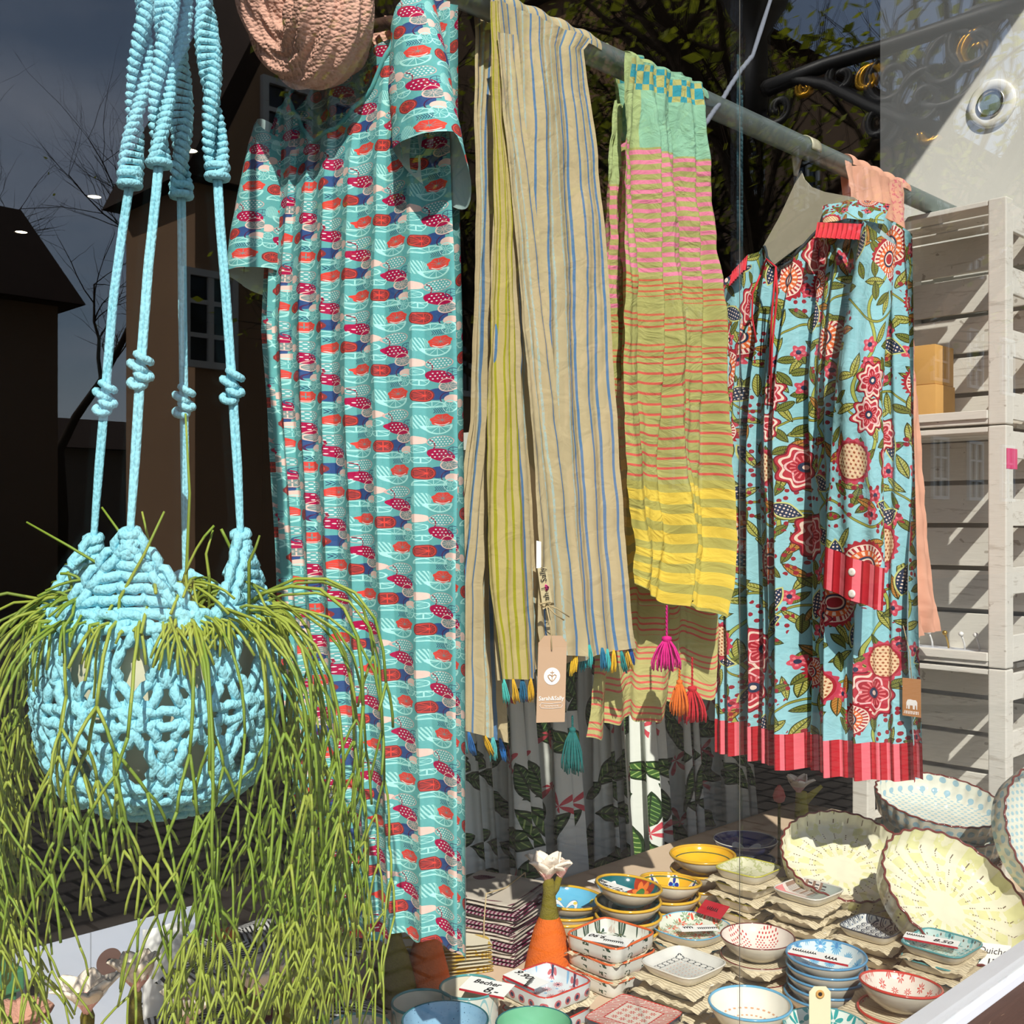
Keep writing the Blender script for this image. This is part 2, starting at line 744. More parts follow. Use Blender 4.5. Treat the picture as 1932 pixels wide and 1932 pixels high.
def m_scarf1():
    M = Mat('striped_scarf_cotton', srgb(200, 183, 144), 0.85, 0.15)
    x, y, _ = M.xyz('UV')
    wob = x + M.noise(9, 2, out='UV') * 0.004
    cell = (wob / 0.0175)
    f = cell.frac()
    i = cell.floor()
    k = ((i * 12.9898).sin() * 43758.5).frac()
    line = (f - 0.5).abs() < 0.10
    dash = M.noise(400, 1, vec=M.vec(x * 3.0, y * 0.5)) > 0.43
    M.over(line * (k < 0.55), srgb(92, 132, 174))
    M.over(line * (k > 0.55) * (k < 0.72), srgb(48, 92, 96))
    M.over(line * (k > 0.72) * dash, srgb(176, 200, 196))
    # the lime edge of the scarf
    e = wob < 0.052
    M.over(e, srgb(200, 182, 122))
    M.over(e * ((wob / 0.0092).frac() < 0.3), srgb(164, 162, 40))
    M.mul(M.noise(500, 2, vec=M.vec(x * 2.0, y)), 0.85)
    M.bump(M.noise(30, 5, out='UV', dist=1.0), 0.5, 0.006)
    M.translucent(0.12)
    return M.done()


def m_scarf2():
    M = Mat('rainbow_scarf_cotton', srgb(150, 200, 168), 0.85, 0.15)
    x, y, _ = M.xyz('UV')
    yy = y + M.noise(8, 2, out='UV') * 0.012
    olive = srgb(180, 178, 110)
    M.over(x < 0.14, srgb(178, 196, 136))
    a0 = 0.145
    # checked hem over the rail
    chk = (yy < 0.05) * (yy > 0.01) * (x > 0.08)
    M.over(chk, srgb(60, 160, 176))
    M.over(chk * (((x / 0.016).floor() + (yy / 0.02).floor()).pp(1.0) > 0.5), srgb(190, 186, 116))
    z1 = yy - x * -0.0
    M.over(z1 > a0, olive)
    M.over((z1 > a0) * (z1 < 0.36) * ((z1 / 0.0165).frac() < 0.42), srgb(240, 140, 170))
    M.over((z1 > 0.36) * (z1 < 0.50) * (((z1 / 0.052).frac() < 0.6) * ((z1 / 0.0096).frac() < 0.34)), srgb(214, 108, 82))
    M.over((z1 > 0.50) * (z1 < 0.70) * ((z1 / 0.0172).frac() < 0.24), srgb(220, 96, 84))
    M.over((z1 > 0.70), srgb(186, 178, 96))
    M.over((z1 > 0.70) * (z1 < 0.93) * ((z1 / 0.034).frac() < 0.55), srgb(236, 206, 84))
    M.over((z1 > 0.93), srgb(192, 186, 122))
    M.over((z1 > 0.945) * ((z1 / 0.052).frac() < 0.6) * ((z1 / 0.0105).frac() < 0.34), srgb(222, 104, 92))
    M.mul(M.noise(300, 2, vec=M.vec(x, y * 2.0)), 0.88)
    M.bump(M.noise(26, 5, out='UV', dist=2.0), 0.7, 0.008)
    M.translucent(0.12)
    return M.done()


def m_peach():
    M = Mat('peach_scarf_cotton', srgb(246, 186, 158), 0.85, 0.15)
    x, y, _ = M.xyz('UV')
    n = M.noise(120, 3, out='UV')
    M.over((x > 0.165) * (y < 0.45) * (n > 0.56), srgb(232, 130, 140))
    M.bump(M.noise(30, 4, out='UV'), 0.4, 0.005)
    M.translucent(0.2)
    return M.done()


def m_muslin():
    M = Mat('dusty_pink_muslin', srgb(226, 176, 156), 0.95, 0.1)
    v = M.node('ShaderNodeTexVoronoi')
    v.inputs['Scale'].default_value = 170
    M.nt.links.new(M.mapped(1.0, 1.0, 1.5), v.inputs['Vector'])
    d = E(M.nt, v.outputs['Distance'])
    M.mul(d * 0.8 + 0.3, 0.82)
    M.bump(d * -1.0 + M.noise(40, 3) * 1.2, 0.6, 0.005)
    return M.done()


def m_wood_white():
    M = Mat('whitewashed_crate_wood', srgb(234, 230, 220), 0.85, 0.15)
    n = M.noise(6, 5, vec=M.mapped(3, 1.2, 14), rough=0.7)
    M.over((n > 0.60) * 0.4, srgb(168, 156, 140))
    M.over((M.noise(30, 3) > 0.7) * 0.5, srgb(120, 104, 86))
    M.mul(M.noise(60, 4, vec=M.mapped(2, 0.6, 8)), 0.8)
    M.bump(n, 0.3, 0.003)
    return M.done()


def m_cord():
    M = Mat('turquoise_cotton_cord', srgb(152, 218, 232), 0.95, 0.1)
    v = M.node('ShaderNodeTexVoronoi')
    v.inputs['Scale'].default_value = 420
    M.nt.links.new(M.mapped(1.0, 1.0, 0.55), v.inputs['Vector'])
    d = E(M.nt, v.outputs['Distance'])
    M.mul(d * 1.2 + 0.1, 0.8)
    M.bump(d * -1.0, 0.7, 0.0015)
    return M.done()


def m_zebra():
    M = Mat('black_white_leaf_weave', srgb(206, 206, 204), 0.9, 0.1)
    x, y, _ = M.xyz('UV')
    lx, ly, r1, r2 = M.scatter(x, y, 6.5, 0.8, 0.3)
    w = (lx * 0.8 + ly.abs()) / 0.0105 + M.noise(30, 2, out='UV') * 0.8
    M.over((w.frac() < 0.45), srgb(26, 26, 28))
    M.bump(M.noise(60, 3, out='UV'), 0.4, 0.003)
    return M.done()


def m_glaze(name, base, fn=None, rough=0.12):
    M = Mat(name, base, rough, 0.5)
    x, y, z = M.xyz('Object')
    r = (x * x + y * y).sqrt()
    ang = y.atan2(x)
    if fn:
        fn(M, x, y, z, r, ang)
    M.mul(M.noise(40, 2), 0.80)
    return M.done()


def dots(M, x, y, p, rad, mask, col, stag=True):
    gy = y / p
    gx = (x / p + gy.floor() * 0.5) if stag else x / p
    a, b = gx.frac() - 0.5, gy.frac() - 0.5
    M.over(((a * a + b * b) < rad * rad) * mask, col)


def flowers(M, x, y, p, rad, n, mask, col, mid=None, stag=True):
    gy = y / p
    gx = (x / p + gy.floor() * 0.5) if stag else x / p
    a, b = gx.frac() - 0.5, gy.frac() - 0.5
    r = (a * a + b * b).sqrt()
    g = b.atan2(a)
    pet = (g * n).cos().abs() * rad
    M.over((r < pet) * (r > rad * 0.2) * mask, col)
    if mid:
        M.over((r < rad * 0.25) * mask, mid)


MT = {}
MT['fruit'] = m_fruit()
MT['floral'] = m_floral()
MT['redstripe'] = m_redstripe()
MT['palm'] = m_palm()
MT['bluefl'] = m_blueflower()
MT['scarf1'] = m_scarf1()
MT['scarf2'] = m_scarf2()
MT['peach'] = m_peach()
MT['muslin'] = m_muslin()
MT['crate'] = m_wood_white()
MT['cord'] = m_cord()
MT['zebra'] = m_zebra()
MT['rose_inside'] = plain('dress_lining', srgb(222, 236, 232), 0.9)
MT['steel'] = plain('galvanised_pipe', srgb(150, 166, 164), 0.42, 0.5, 0.75, 0.35, 18, 0.15, 60)
MT['hanger'] = plain('grey_card', srgb(176, 168, 146), 0.8, 0.3, 0, 0.2, 40)
MT['hook'] = plain('pale_metal_hook', srgb(186, 180, 156), 0.45, 0.5, 0.2)
MT['kraft'] = plain('kraft_paper', srgb(196, 160, 120), 0.9, 0.2, 0, 0.12, 90)
MT['cardboard'] = plain('cardboard', srgb(216, 166, 96), 0.9, 0.2, 0, 0.12, 60)
MT['beige_tag'] = plain('beige_tag_card', srgb(198, 164, 134), 0.8)
MT['white_paper'] = plain('white_card', srgb(244, 244, 240), 0.7)
MT['cream_card'] = plain('cream_card', srgb(236, 226, 190), 0.8)
MT['ink'] = plain('black_ink', srgb(24, 22, 26), 0.7)
MT['white_ink'] = plain('white_ink', srgb(250, 248, 244), 0.7)
MT['red_card'] = plain('red_card', srgb(176, 30, 44), 0.6)
MT['string'] = plain('jute_string', srgb(190, 170, 130), 0.95)
MT['rope'] = plain('grey_rope', srgb(136, 142, 156), 0.95, 0.2, 0, 0.4, 300, 0.6, 500)
MT['wall'] = plain('white_wall', srgb(232, 230, 222), 0.9, 0.2, 0, 0.05, 6, 0.1, 80)
MT['dark'] = plain('dim_toned_shop_wall', srgb(46, 40, 34), 0.9)  # dimness of the shop interior put into the wall colour
MT['darkfloor'] = plain('dim_toned_shop_floor', srgb(40, 34, 30), 0.7)  # floor colour darkened to stand for the dim interior
MT['ceil'] = plain('dim_toned_shop_ceiling', srgb(52, 46, 40), 0.9)  # ceiling colour likewise carries the interior's dimness
MT['chrome'] = plain('brushed_chrome', srgb(200, 196, 190), 0.25, 0.5, 0.9)
MT['bulb'] = plain('frosted_lens', srgb(150, 170, 160), 0.15, 0.6, 0.2, 0.5, 120, 0.5, 120, 0.003)
MT['table'] = plain('beige_table_board', srgb(222, 196, 168), 0.7, 0.3, 0, 0.08, 8)
MT['brownwood'] = None
M = Mat('weathered_brown_wood', srgb(78, 54, 44), 0.75, 0.3)
n_ = M.noise(5, 5, vec=M.mapped(1.5, 18, 18), rough=0.7)
M.over((n_ > 0.66), srgb(150, 118, 92))
M.mul(M.noise(12, 4, vec=M.mapped(1, 14, 14)), 0.55)
M.bump(n_, 0.4, 0.004)
MT['brownwood'] = M.done()
MT['whitepaint'] = plain('white_window_paint', srgb(222, 226, 234), 0.5, 0.4, 0, 0.1, 12)
MT['plaster'] = plain('facade_plaster', srgb(196, 188, 172), 0.9, 0.2, 0, 0.15, 4)
MT['orange_felt'] = plain('orange_felt', srgb(232, 112, 40), 1.0, 0.05, 0, 0.25, 150, 0.7, 350, 0.003)
MT['green_felt'] = plain('olive_felt', srgb(128, 118, 44), 1.0, 0.05, 0, 0.3, 120, 0.7, 350, 0.003)
MT['lime_felt'] = plain('mustard_felt', srgb(176, 166, 64), 1.0, 0.05, 0, 0.25, 120, 0.7, 350, 0.003)
M = Mat('cream_pink_felt', srgb(246, 232, 214), 1.0, 0.05)
x_, y_, z_ = M.xyz('Object')
M.over(((x_ * x_ + y_ * y_).sqrt() < 0.016) * 0.6, srgb(240, 150, 150))
M.bump(M.noise(350, 3), 0.6, 0.002)
MT['petal'] = M.done()
MT['peach_felt'] = plain('peach_felt', srgb(214, 160, 138), 1.0, 0.05, 0, 0.2, 150, 0.6, 350, 0.003)
MT['stem'] = None
M = Mat('rhipsalis_stem', srgb(132, 158, 52), 0.5, 0.4)
nz = M.noise(5, 2)
M.over((nz > 0.5) * 0.6, srgb(176, 184, 76))
M.over((M.noise(7, 1) > 0.62) * 0.7, srgb(104, 128, 44))
M.translucent(0.15)
MT['stem'] = M.done()
MT['soil'] = plain('potting_soil', srgb(58, 44, 32), 1.0, 0.1, 0, 0.5, 80, 0.8, 120, 0.006)
MT['cream_pot'] = plain('cream_pot', srgb(226, 220, 190), 0.5)
M = Mat('crumpled_packing_paper', srgb(232, 217, 184), 0.9, 0.2)
M.mul(M.noise(60, 4), 0.82)
xw = M.xyz('UV')[0]
M.bump((xw * 900.0).sin() * 0.5 + M.noise(60, 4, out='UV', dist=1.5), 0.5, 0.003)
M.translucent(0.12)
MT['paper'] = M.done()

# ------------------------------------------------------------------ the setting
rnd = random.Random(7)


def wallbox(name, lo, hi, mat, label=None):
    o = part(name, MB().b2(lo, hi), MT[mat], None, False)
    return struct(o, label)


# street and pavement outside
M = Mat('street_cobbles', srgb(104, 98, 92), 0.75, 0.3)
x_, y_, z_ = M.xyz('Object')
rowc = (y_ / 0.13)
bx = ((x_ / 0.17) + rowc.floor() * 0.5).frac() - 0.5
by = rowc.frac() - 0.5
gap = (bx.abs() > 0.44).max(by.abs() > 0.43)
M.mul(M.noise(5, 4), 0.5)
M.over(gap, srgb(40, 38, 36))
M.bump(gap * -1.0 + M.noise(30, 3) * 0.4, 0.6, 0.02)
MT['street'] = M.done()
wallbox('floor_street', (-60, -60, -0.1), (90, 0.42, 0.0), 'street', 'grey cobbled street outside the shop')

# the shop front around the window
wallbox('wall_front_base', (-1.2, 0.44, 0.0), (3.2, 0.725, 0.70), 'plaster', 'plastered wall under the shop window')
wallbox('wall_front_top', (-6, 0.62, 3.36), (9, 0.80, 7.5), 'plaster', 'plastered wall above the shop window')
wallbox('wall_front_left', (-6, 0.62, 0.0), (-1.2, 0.80, 3.36), 'plaster', 'plastered wall beside the shop window')
wallbox('wall_front_right', (3.0, 0.62, 0.0), (9, 0.80, 3.36), 'plaster', 'plastered wall on the far side of the window')

# window: timber sill outside, white inner ledge, frame bars, two glass panes
LEDGE = EYE - 0.70
win = thing('window_1', 'large shop window with white ledge and brown weathered timber sill', 'window', (1.0, GLASS, LEDGE))
win['kind'] = 'structure'
del win['category']
part('window_ledge', MB().b2((-1.2, 0.670, LEDGE - 0.05), (3.0, 0.724, LEDGE)), MT['whitepaint'], win, False, label='narrow white painted ledge')
part('window_sill', MB().b2((-1.2, 0.40, LEDGE - 0.10), (3.0, 0.669, LEDGE - 0.012)), MT['brownwood'], win, False, label='weathered brown timber sill')
part('window_frame_top', MB().b2((-1.2, 0.66, 3.30), (3.0, 0.72, 3.36)), MT['brownwood'], win, False)
part('window_frame_left', MB().b2((-1.2, 0.66, LEDGE), (-1.12, 0.72, 3.30)), MT['brownwood'], win, False)
part('window_frame_right', MB().b2((2.93, 0.66, LEDGE), (3.0, 0.72, 3.30)), MT['brownwood'], win, False)

gm = bpy.data.materials.new('window_glass')
gm.use_nodes = True
nt = gm.node_tree
nt.nodes.clear()
out = nt.nodes.new('ShaderNodeOutputMaterial')
tr = nt.nodes.new('ShaderNodeBsdfTransparent')
tr.inputs['Color'].default_value = (0.985, 0.99, 0.985, 1)
gl = nt.nodes.new('ShaderNodeBsdfGlossy')
gl.inputs['Roughness'].default_value = 0.0
gl.inputs['Color'].default_value = (1, 1, 1, 1)
mx = nt.nodes.new('ShaderNodeMixShader')
geo = nt.nodes.new('ShaderNodeNewGeometry')
dp = nt.nodes.new('ShaderNodeVectorMath')
dp.operation = 'DOT_PRODUCT'
nt.links.new(geo.outputs['Normal'], dp.inputs[0])
nt.links.new(geo.outputs['Incoming'], dp.inputs[1])
ca = E(nt, dp.outputs['Value']).abs()
fr = (1.0 - ca).pow(5.0) * 0.935 + 0.065
nt.links.new(fr.s, mx.inputs[0])
nt.links.new(tr.outputs[0], mx.inputs[1])
nt.links.new(gl.outputs[0], mx.inputs[2])
nt.links.new(mx.outputs[0], out.inputs['Surface'])
JX = 1.016
part('glass_pane', MB().b2((-1.12, 0.676, LEDGE + 0.001), (JX - 0.0004, 0.684, 3.30)), gm, win, False)
part('glass_pane', MB().b2((JX + 0.0004, 0.676, LEDGE + 0.001), (2.93, 0.684, 3.30)), gm, win, False)
part('glass_seam', MB().b2((JX - 0.0004, 0.6800, LEDGE), (JX + 0.0004, 0.6804, 3.30)), plain('silicone_seam', srgb(110, 106, 98), 0.5), win, False)

# shop interior
wallbox('wall_right', (2.90, 0.80, 0.25), (3.05, 1.48, 3.45), 'wall', 'white side wall of the window bay with a round recessed spotlight')
wallbox('wall_side', (5.6, 1.48, 0.25), (5.7, 9.0, 3.45), 'dark', 'dark side wall deep inside the shop')
wallbox('wall_return', (3.05, 1.40, 0.25), (5.6, 1.48, 3.45), 'dark', 'dark partition beside the window bay')
wallbox('wall_back', (-3.1, 9.0, 0.25), (5.7, 9.1, 3.45), 'dark', 'dark back wall of the shop')
wallbox('wall_left', (-3.2, 0.8, 0.25), (-3.1, 9.1, 3.45), 'dark', 'dark wall of the shop opposite the window bay')
wallbox('floor', (-3.1, 0.8, 0.20), (5.7, 9.1, 0.30), 'darkfloor', 'dark floor of the shop')
wallbox('ceiling', (-3.1, 0.80, 3.30), (5.7, 9.1, 3.40), 'ceil', 'dark ceiling of the shop with small downlights')

# downlights far inside
em = bpy.data.materials.new('warm_lamp')
em.use_nodes = True
pb = em.node_tree.nodes['Principled BSDF']
pb.inputs['Emission Color'].default_value = (1.0, 0.83, 0.52, 1)
pb.inputs['Emission Strength'].default_value = 9
for y in (4.9, 5.96, 7.0):
    t = thing('downlight', 'small glowing downlight in the dark ceiling deep inside the shop', 'lamp', (2.65, y, 3.30), group='lit ceiling downlights')
    part('lamp_ring', MB().lathe([(0.036, 0.0), (0.048, -0.002), (0.050, -0.006), (0.036, -0.006), (0.034, 0.0)], 24), MT['chrome'], t, world=False)
    part('lamp_lens', MB().lathe([(0.0005, -0.004), (0.036, -0.003)], 24, capb=True), em, t, world=False)

# recessed spotlight in the side wall
P = on_x(1873, 197, 2.90)
sp = thing('wall_spotlight', 'round white recessed spotlight with chrome rim in the white side wall', 'lamp', P, (0, -math.pi / 2, 0))
part('flange', MB().lathe([(0.030, 0.0), (0.0615, 0.0), (0.0615, 0.008), (0.056, 0.012), (0.036, 0.012), (0.034, 0.004)], 40), plain('white_lamp_metal', srgb(236, 232, 222), 0.5), sp, world=False)
part('rim', MB().lathe([(0.036, 0.010), (0.036, 0.016), (0.031, 0.017), (0.028, 0.010)], 32), MT['chrome'], sp, world=False)
part('lens', MB().lathe([(0.0295, 0.010), (0.02, 0.0125), (0.008, 0.014), (0.0005, 0.0142)], 32, capt=True), MT['bulb'], sp, world=False)

# rail
rail = thing('clothes_rail', 'grey galvanised pipe hung as clothes rail above the display', 'rail', (0.2, RAILY, RAILZ))
rm = MB()
rm.tube([(x, RAILY, RAILZ) for x in np.linspace(0.2, 2.86, 24)], 0.0215, 20)
part('pipe', rm, MT['steel'], rail)
# rope that carries the rail
rope = MB()
c0 = Vector((1.665, RAILY, RAILZ))
pts = [on_y(1316, 250, RAILY - 0.02), on_y(1332, 232, RAILY - 0.03), on_y(1348, 208, RAILY - 0.026), on_y(1362, 190, RAILY - 0.012),
       on_y(1378, 162, RAILY), on_y(1398, 132, RAILY + 0.01), on_y(1420, 105, RAILY + 0.03)]
top = pts[-1] + (pts[-1] - pts[-2]) * 9
top.z = 3.30
pts.append(lerp(pts[-1], top, 0.5))
pts.append(top)
rp = []
for a, b in zip(pts, pts[1:]):
    for k in range(6):
        rp.append(lerp(a, b, k / 6))
rope.tube(rp, [0.0040 + 0.0010 * (i % 2) for i in range(len(rp))], 8)
solo_rope = part('hanging_rope', rope, MT['rope'])
tag(solo_rope, 'grey twisted rope carrying the clothes rail from the ceiling', 'rope')

# display table
tb = thing('display_table', 'beige board table carrying the crockery inside the shop window', 'table', (1.4, 1.25, 0.30))
part('tabletop', MB().b2((0.18, 0.735, TABLE - 0.03), (2.89, 1.74, TABLE)), MT['table'], tb, False)
for x in (0.25, 2.8):
    for y in (0.80, 1.66):
        part('leg', MB().b2((x - 0.03, y - 0.03, 0.30), (x + 0.03, y + 0.03, TABLE - 0.03)), MT['dark'], tb, False)

# ------------------------------------------------------------------ crates by the side wall
CX0, CX1, CY0, CY1 = 2.585, 2.885, 1.012, 1.395
levels = [(TABLE, EYE - 0.336), (EYE - 0.334, EYE + 0.226), (EYE + 0.228, EYE + 0.75)]
clab = ['lowest whitewashed wooden crate standing on the display table', 'middle whitewashed wooden crate with a pink tape mark',
        'topmost whitewashed wooden crate holding two cardboard boxes']
for k, (z0, z1) in enumerate(levels):
    z1 -= 0.001
    c = thing('wooden_crate', clab[k], 'crate', ((CX0 + CX1) / 2, (CY0 + CY1) / 2, z0), group='stacked wooden crates')
    H = z1 - z0
    pw = 0.042
    for (x, y) in ((CX0, CY0), (CX0, CY1 - pw), (CX1 - pw, CY0), (CX1 - pw, CY1 - pw)):
        o = part('corner_post', MB().b2((x, y, z0), (x + pw, y + pw, z1)), MT['crate'], c, False)
        bevel(o, 0.003)
    # side towards the window and the far side: boards with gaps
    nb = 4
    for sy in (CY0 + 0.001, CY1 - 0.012):
        for i in range(nb):
            bh = 0.062
            zz = z0 + 0.012 + (H - 0.024 - bh) * i / (nb - 1)
            bevel(part('slat', MB().b2((CX0 + pw, sy, zz), (CX1 - pw, sy + 0.010, zz + bh)), MT['crate'], c, False), 0.0015)
    # back boards with narrow gaps
    nb = 5
    for i in range(nb):
        bh = (H - 0.01) / nb - 0.012
        zz = z0 + 0.005 + (H - 0.01) * i / nb
        bevel(part('back_board', MB().b2((CX1 - pw - 0.012, CY0 + 0.012, zz), (CX1 - pw - 0.002, CY1 - 0.013, zz + bh)), MT['crate'], c, False), 0.0015)
    # top and bottom boards (the short sides of the crate)
    for zz in (z0 + 0.002, z1 - 0.014):
        for i in range(3):
            x0 = CX0 + 0.002 + i * 0.086
            w = 0.072
            o = part('end_board', MB().b2((x0, CY0 + pw + 0.001, zz), (x0 + w, CY1 - pw - 0.001, zz + 0.012)), MT['crate'], c, False)
            bevel(o, 0.0015)
    # batten across the front
    bevel(part('front_batten', MB().b2((CX0 - 0.004, CY0 + pw, z0 + 0.014), (CX0 + 0.008, CY1 - pw, z0 + 0.034)), MT['crate'], c, False), 0.0015)
    if k == 1:
        part('tape_mark', MB().b2((CX0 + 0.001, CY0 - 0.0008, EYE + 0.125), (CX0 + pw + 0.02, CY0 - 0.0001, EYE + 0.172)), plain('pink_tape', srgb(226, 60, 120), 0.5), c, False, label='bright pink tape')
# boxes in the top crate
zb = EYE + 0.228 + 0.014
bxm = MB().b2((2.69, 1.225, zb + 0.001), (2.80, 1.335, zb + 0.105))
o = part('cardboard_box', bxm, MT['cardboard'])
bevel(o, 0.001)
tag(o, 'lower tan cardboard box inside the topmost crate', 'box', 'cardboard boxes in the crate')
bxm = MB().b2((2.692, 1.228, zb + 0.106), (2.798, 1.33, zb + 0.205))
o = part('cardboard_box', bxm, MT['cardboard'])
bevel(o, 0.001)
tag(o, 'upper tan cardboard box stacked inside the topmost crate', 'box', 'cardboard boxes in the crate')
# hook rail in the middle crate
zb = EYE - 0.334 + 0.014
hk = thing('coat_hook_rail', 'white coat hook rail with round knobs lying in the middle crate', 'hook rail', (2.66, 1.15, zb))
part('board', MB().b2((2.625, 1.065, zb), (2.675, 1.33, zb + 0.016)), MT['whitepaint'], hk, False)
wk = plain('white_porcelain', srgb(240, 240, 238), 0.2, 0.5)
gk = plain('brass', srgb(196, 160, 80), 0.3, 0.5, 0.8)
for i, y in enumerate((1.10, 1.135, 1.175, 1.215, 1.25)):
    m = wk if i % 3 != 2 else gk
    km = MB()
    km.tube([(2.65, y, zb + 0.016), (2.646, y, zb + 0.03), (2.638, y, zb + 0.042), (2.63, y, zb + 0.05)], 0.0025, 6)
    km.lathe([(0.0005, -0.006), (0.005, -0.004), (0.0065, 0), (0.005, 0.004), (0.0005, 0.006)], 10, c=(2.628, y, zb + 0.055))
    part('hook', km, m, hk)
# felt flower on dark wire stand beside it
fl = thing('wire_flower', 'orange felt flower on a dark curled wire foot in the crate', 'ornament', (2.65, 1.055, zb + 0.017))
wm = MB()
for s in (-1, 1):
    wm.tube([(2.65, 1.055, zb + 0.055), (2.645, 1.055 + s * 0.014, zb + 0.052), (2.645, 1.055 + s * 0.02, zb + 0.036), (2.647, 1.055 + s * 0.012, zb + 0.024), (2.647, 1.055 + s * 0.008, zb + 0.0175)], 0.0024, 6)
part('wire_foot', wm, plain('dark_blue_wire', srgb(38, 40, 74), 0.4), fl)
for k in range(5):
    a = 2 * math.pi * k / 5
    pm = MB()
    pm.grid(lambda s, t: (Vector((2.65, 1.055, zb + 0.055)) + Vector((math.cos(a), math.sin(a), 0)) * (0.022 * t) + Vector((-math.sin(a), math.cos(a), 0)) * ((s - 0.5) * 0.02 * math.sin(math.pi * (0.12 + 0.8 * t))) + Vector((0, 0, 0.018 * t ** 1.5)), (s, t)), 4, 5)
    part('petal', pm, MT['orange_felt'], fl)

# ------------------------------------------------------------------ across the street (what the glass mirrors)
MT['brown_plaster'] = plain('brown_house_plaster', srgb(168, 134, 104), 0.95, 0.1, 0, 0.25, 0.8)
MT['grey_plaster'] = plain('grey_house_plaster', srgb(120, 108, 94), 0.95, 0.1, 0, 0.25, 0.8)
MT['rooftile'] = plain('dark_roof_tiles', srgb(66, 52, 44), 0.9, 0.1, 0, 0.4, 3)
MT['winframe'] = plain('white_window_frame', srgb(206, 204, 198), 0.7)
MT['winglass'] = plain('dark_window_glass', srgb(22, 26, 30), 0.1, 0.6)


def house(name, label, x0, x1, yf, depth, eave, ridge, mat, wins, gable=False):
    """front faces the shop (+Y) at y=yf"""
    h = thing(name, label, 'building', ((x0 + x1) / 2, yf - depth / 2, 0))
    part('walls', MB().b2((x0, yf - depth, 0), (x1, yf, eave)), MT[mat], h, False)
    r = MB()
    xm, ym = (x0 + x1) / 2, yf - depth / 2
    if gable:
        r.prism([(x0 - 0.3, yf + 0.25, eave), (x1 + 0.3, yf + 0.25, eave), (xm, yf + 0.25, ridge)], (0, -depth - 0.4, 0), None)
        g = MB()
        g.prism([(x0, yf + 0.3, eave), (x1, yf + 0.3, eave), (xm, yf + 0.3, ridge - 0.4)], (0, -0.04, 0), None)
        part('gable_wall', g, MT[mat], h, False)
    else:
        r.prism([(x0 - 0.3, yf + 0.5, eave), (x0 - 0.3, ym, ridge), (x0 - 0.3, yf - depth - 0.5, eave)], (x1 - x0 + 0.6, 0, 0), None)
    part('roof', r, MT['rooftile'], h, False)
    for (wx, wz, ww, wh) in wins:
        yy = yf + (0.3 if (gable and wz > eave) else 0)
        w = MB()
        t = 0.09
        w.b2((wx - ww / 2, yy, wz - wh / 2), (wx - ww / 2 + t, yy + 0.08, wz + wh / 2))
        w.b2((wx + ww / 2 - t, yy, wz - wh / 2), (wx + ww / 2, yy + 0.08, wz + wh / 2))
        w.b2((wx - 0.04, yy, wz - wh / 2 + t), (wx + 0.04, yy + 0.07, wz + wh / 2 - t))
        w.b2((wx - ww / 2 + t, yy, wz - wh / 2), (wx + ww / 2 - t, yy + 0.08, wz - wh / 2 + t))
        w.b2((wx - ww / 2 + t, yy, wz + wh / 2 - t), (wx + ww / 2 - t, yy + 0.08, wz + wh / 2))
        for q in (-0.17, 0.17):
            w.b2((wx - ww / 2 + t, yy, wz + wh * q - 0.03), (wx - 0.04, yy + 0.06, wz + wh * q + 0.03))
            w.b2((wx + 0.04, yy, wz + wh * q - 0.03), (wx + ww / 2 - t, yy + 0.06, wz + wh * q + 0.03))
        wf = part('window', w, MT['winframe'], h, False)
        part('pane', MB().b2((wx - ww / 2 + t, yy + 0.005, wz - wh / 2 + t), (wx + ww / 2 - t, yy + 0.02, wz + wh / 2 - t)), MT['winglass'], wf, False)
    return h


house('gabled_house', 'tall brown house with a steep dark gable across the street', 7.3, 13.6, -12.0, 2.0, 6.0, 13.0, 'brown_plaster',
      [(9.0, 1.9, 0.8, 1.5), (9.6, 1.9, 0.8, 1.5), (10.3, 1.9, 0.8, 1.5), (11.9, 1.9, 0.8, 1.5), (7.5, 4.2, 0.8, 1.3), (9.0, 4.2, 0.8, 1.3), (10.6, 4.2, 0.8, 1.3), (12.2, 4.2, 0.8, 1.3),
       (8.5, 6.9, 0.8, 1.3), (9.6, 6.9, 0.8, 1.3), (10.7, 6.9, 0.8, 1.3)], True)
wl_ = [(18 + i * 2.3, z, 1.0, 1.7) for i in range(9) for z in (3.0, 6.2, 9.4)]
house('long_town_house', 'long brown plastered town house with white muntin windows across the street', 16.2, 41, -12.0, 10, 12.0, 16.5, 'brown_plaster', wl_)
house('low_grey_house', 'grey house set back between two brown houses across the street', 20.5, 29.5, -23.0, 6, 12.0, 16.5, 'grey_plaster', [(23.2, 6, 1, 1.6), (25.8, 6, 1, 1.6)])
house('flat_brown_house', 'brown house with low roof at the far end of the street gap', 2.0, 8.2, -18.6, 5, 5.4, 7.7, 'grey_plaster', [(3.0, 3, 0.9, 1.4), (5.0, 3, 0.9, 1.4)])
house('distant_house', 'low distant house closing the street gap', 10, 26, -44.0, 8, 4.6, 6.2, 'grey_plaster', [])

# street tree
MT['bark'] = plain('tree_bark', srgb(58, 48, 38), 0.95, 0.1, 0, 0.4, 20, 0.6, 30, 0.02)
M = Mat('spring_leaf', srgb(150, 156, 40), 0.6, 0.3)
M.translucent(0.55)
MT['leaf'] = M.done()


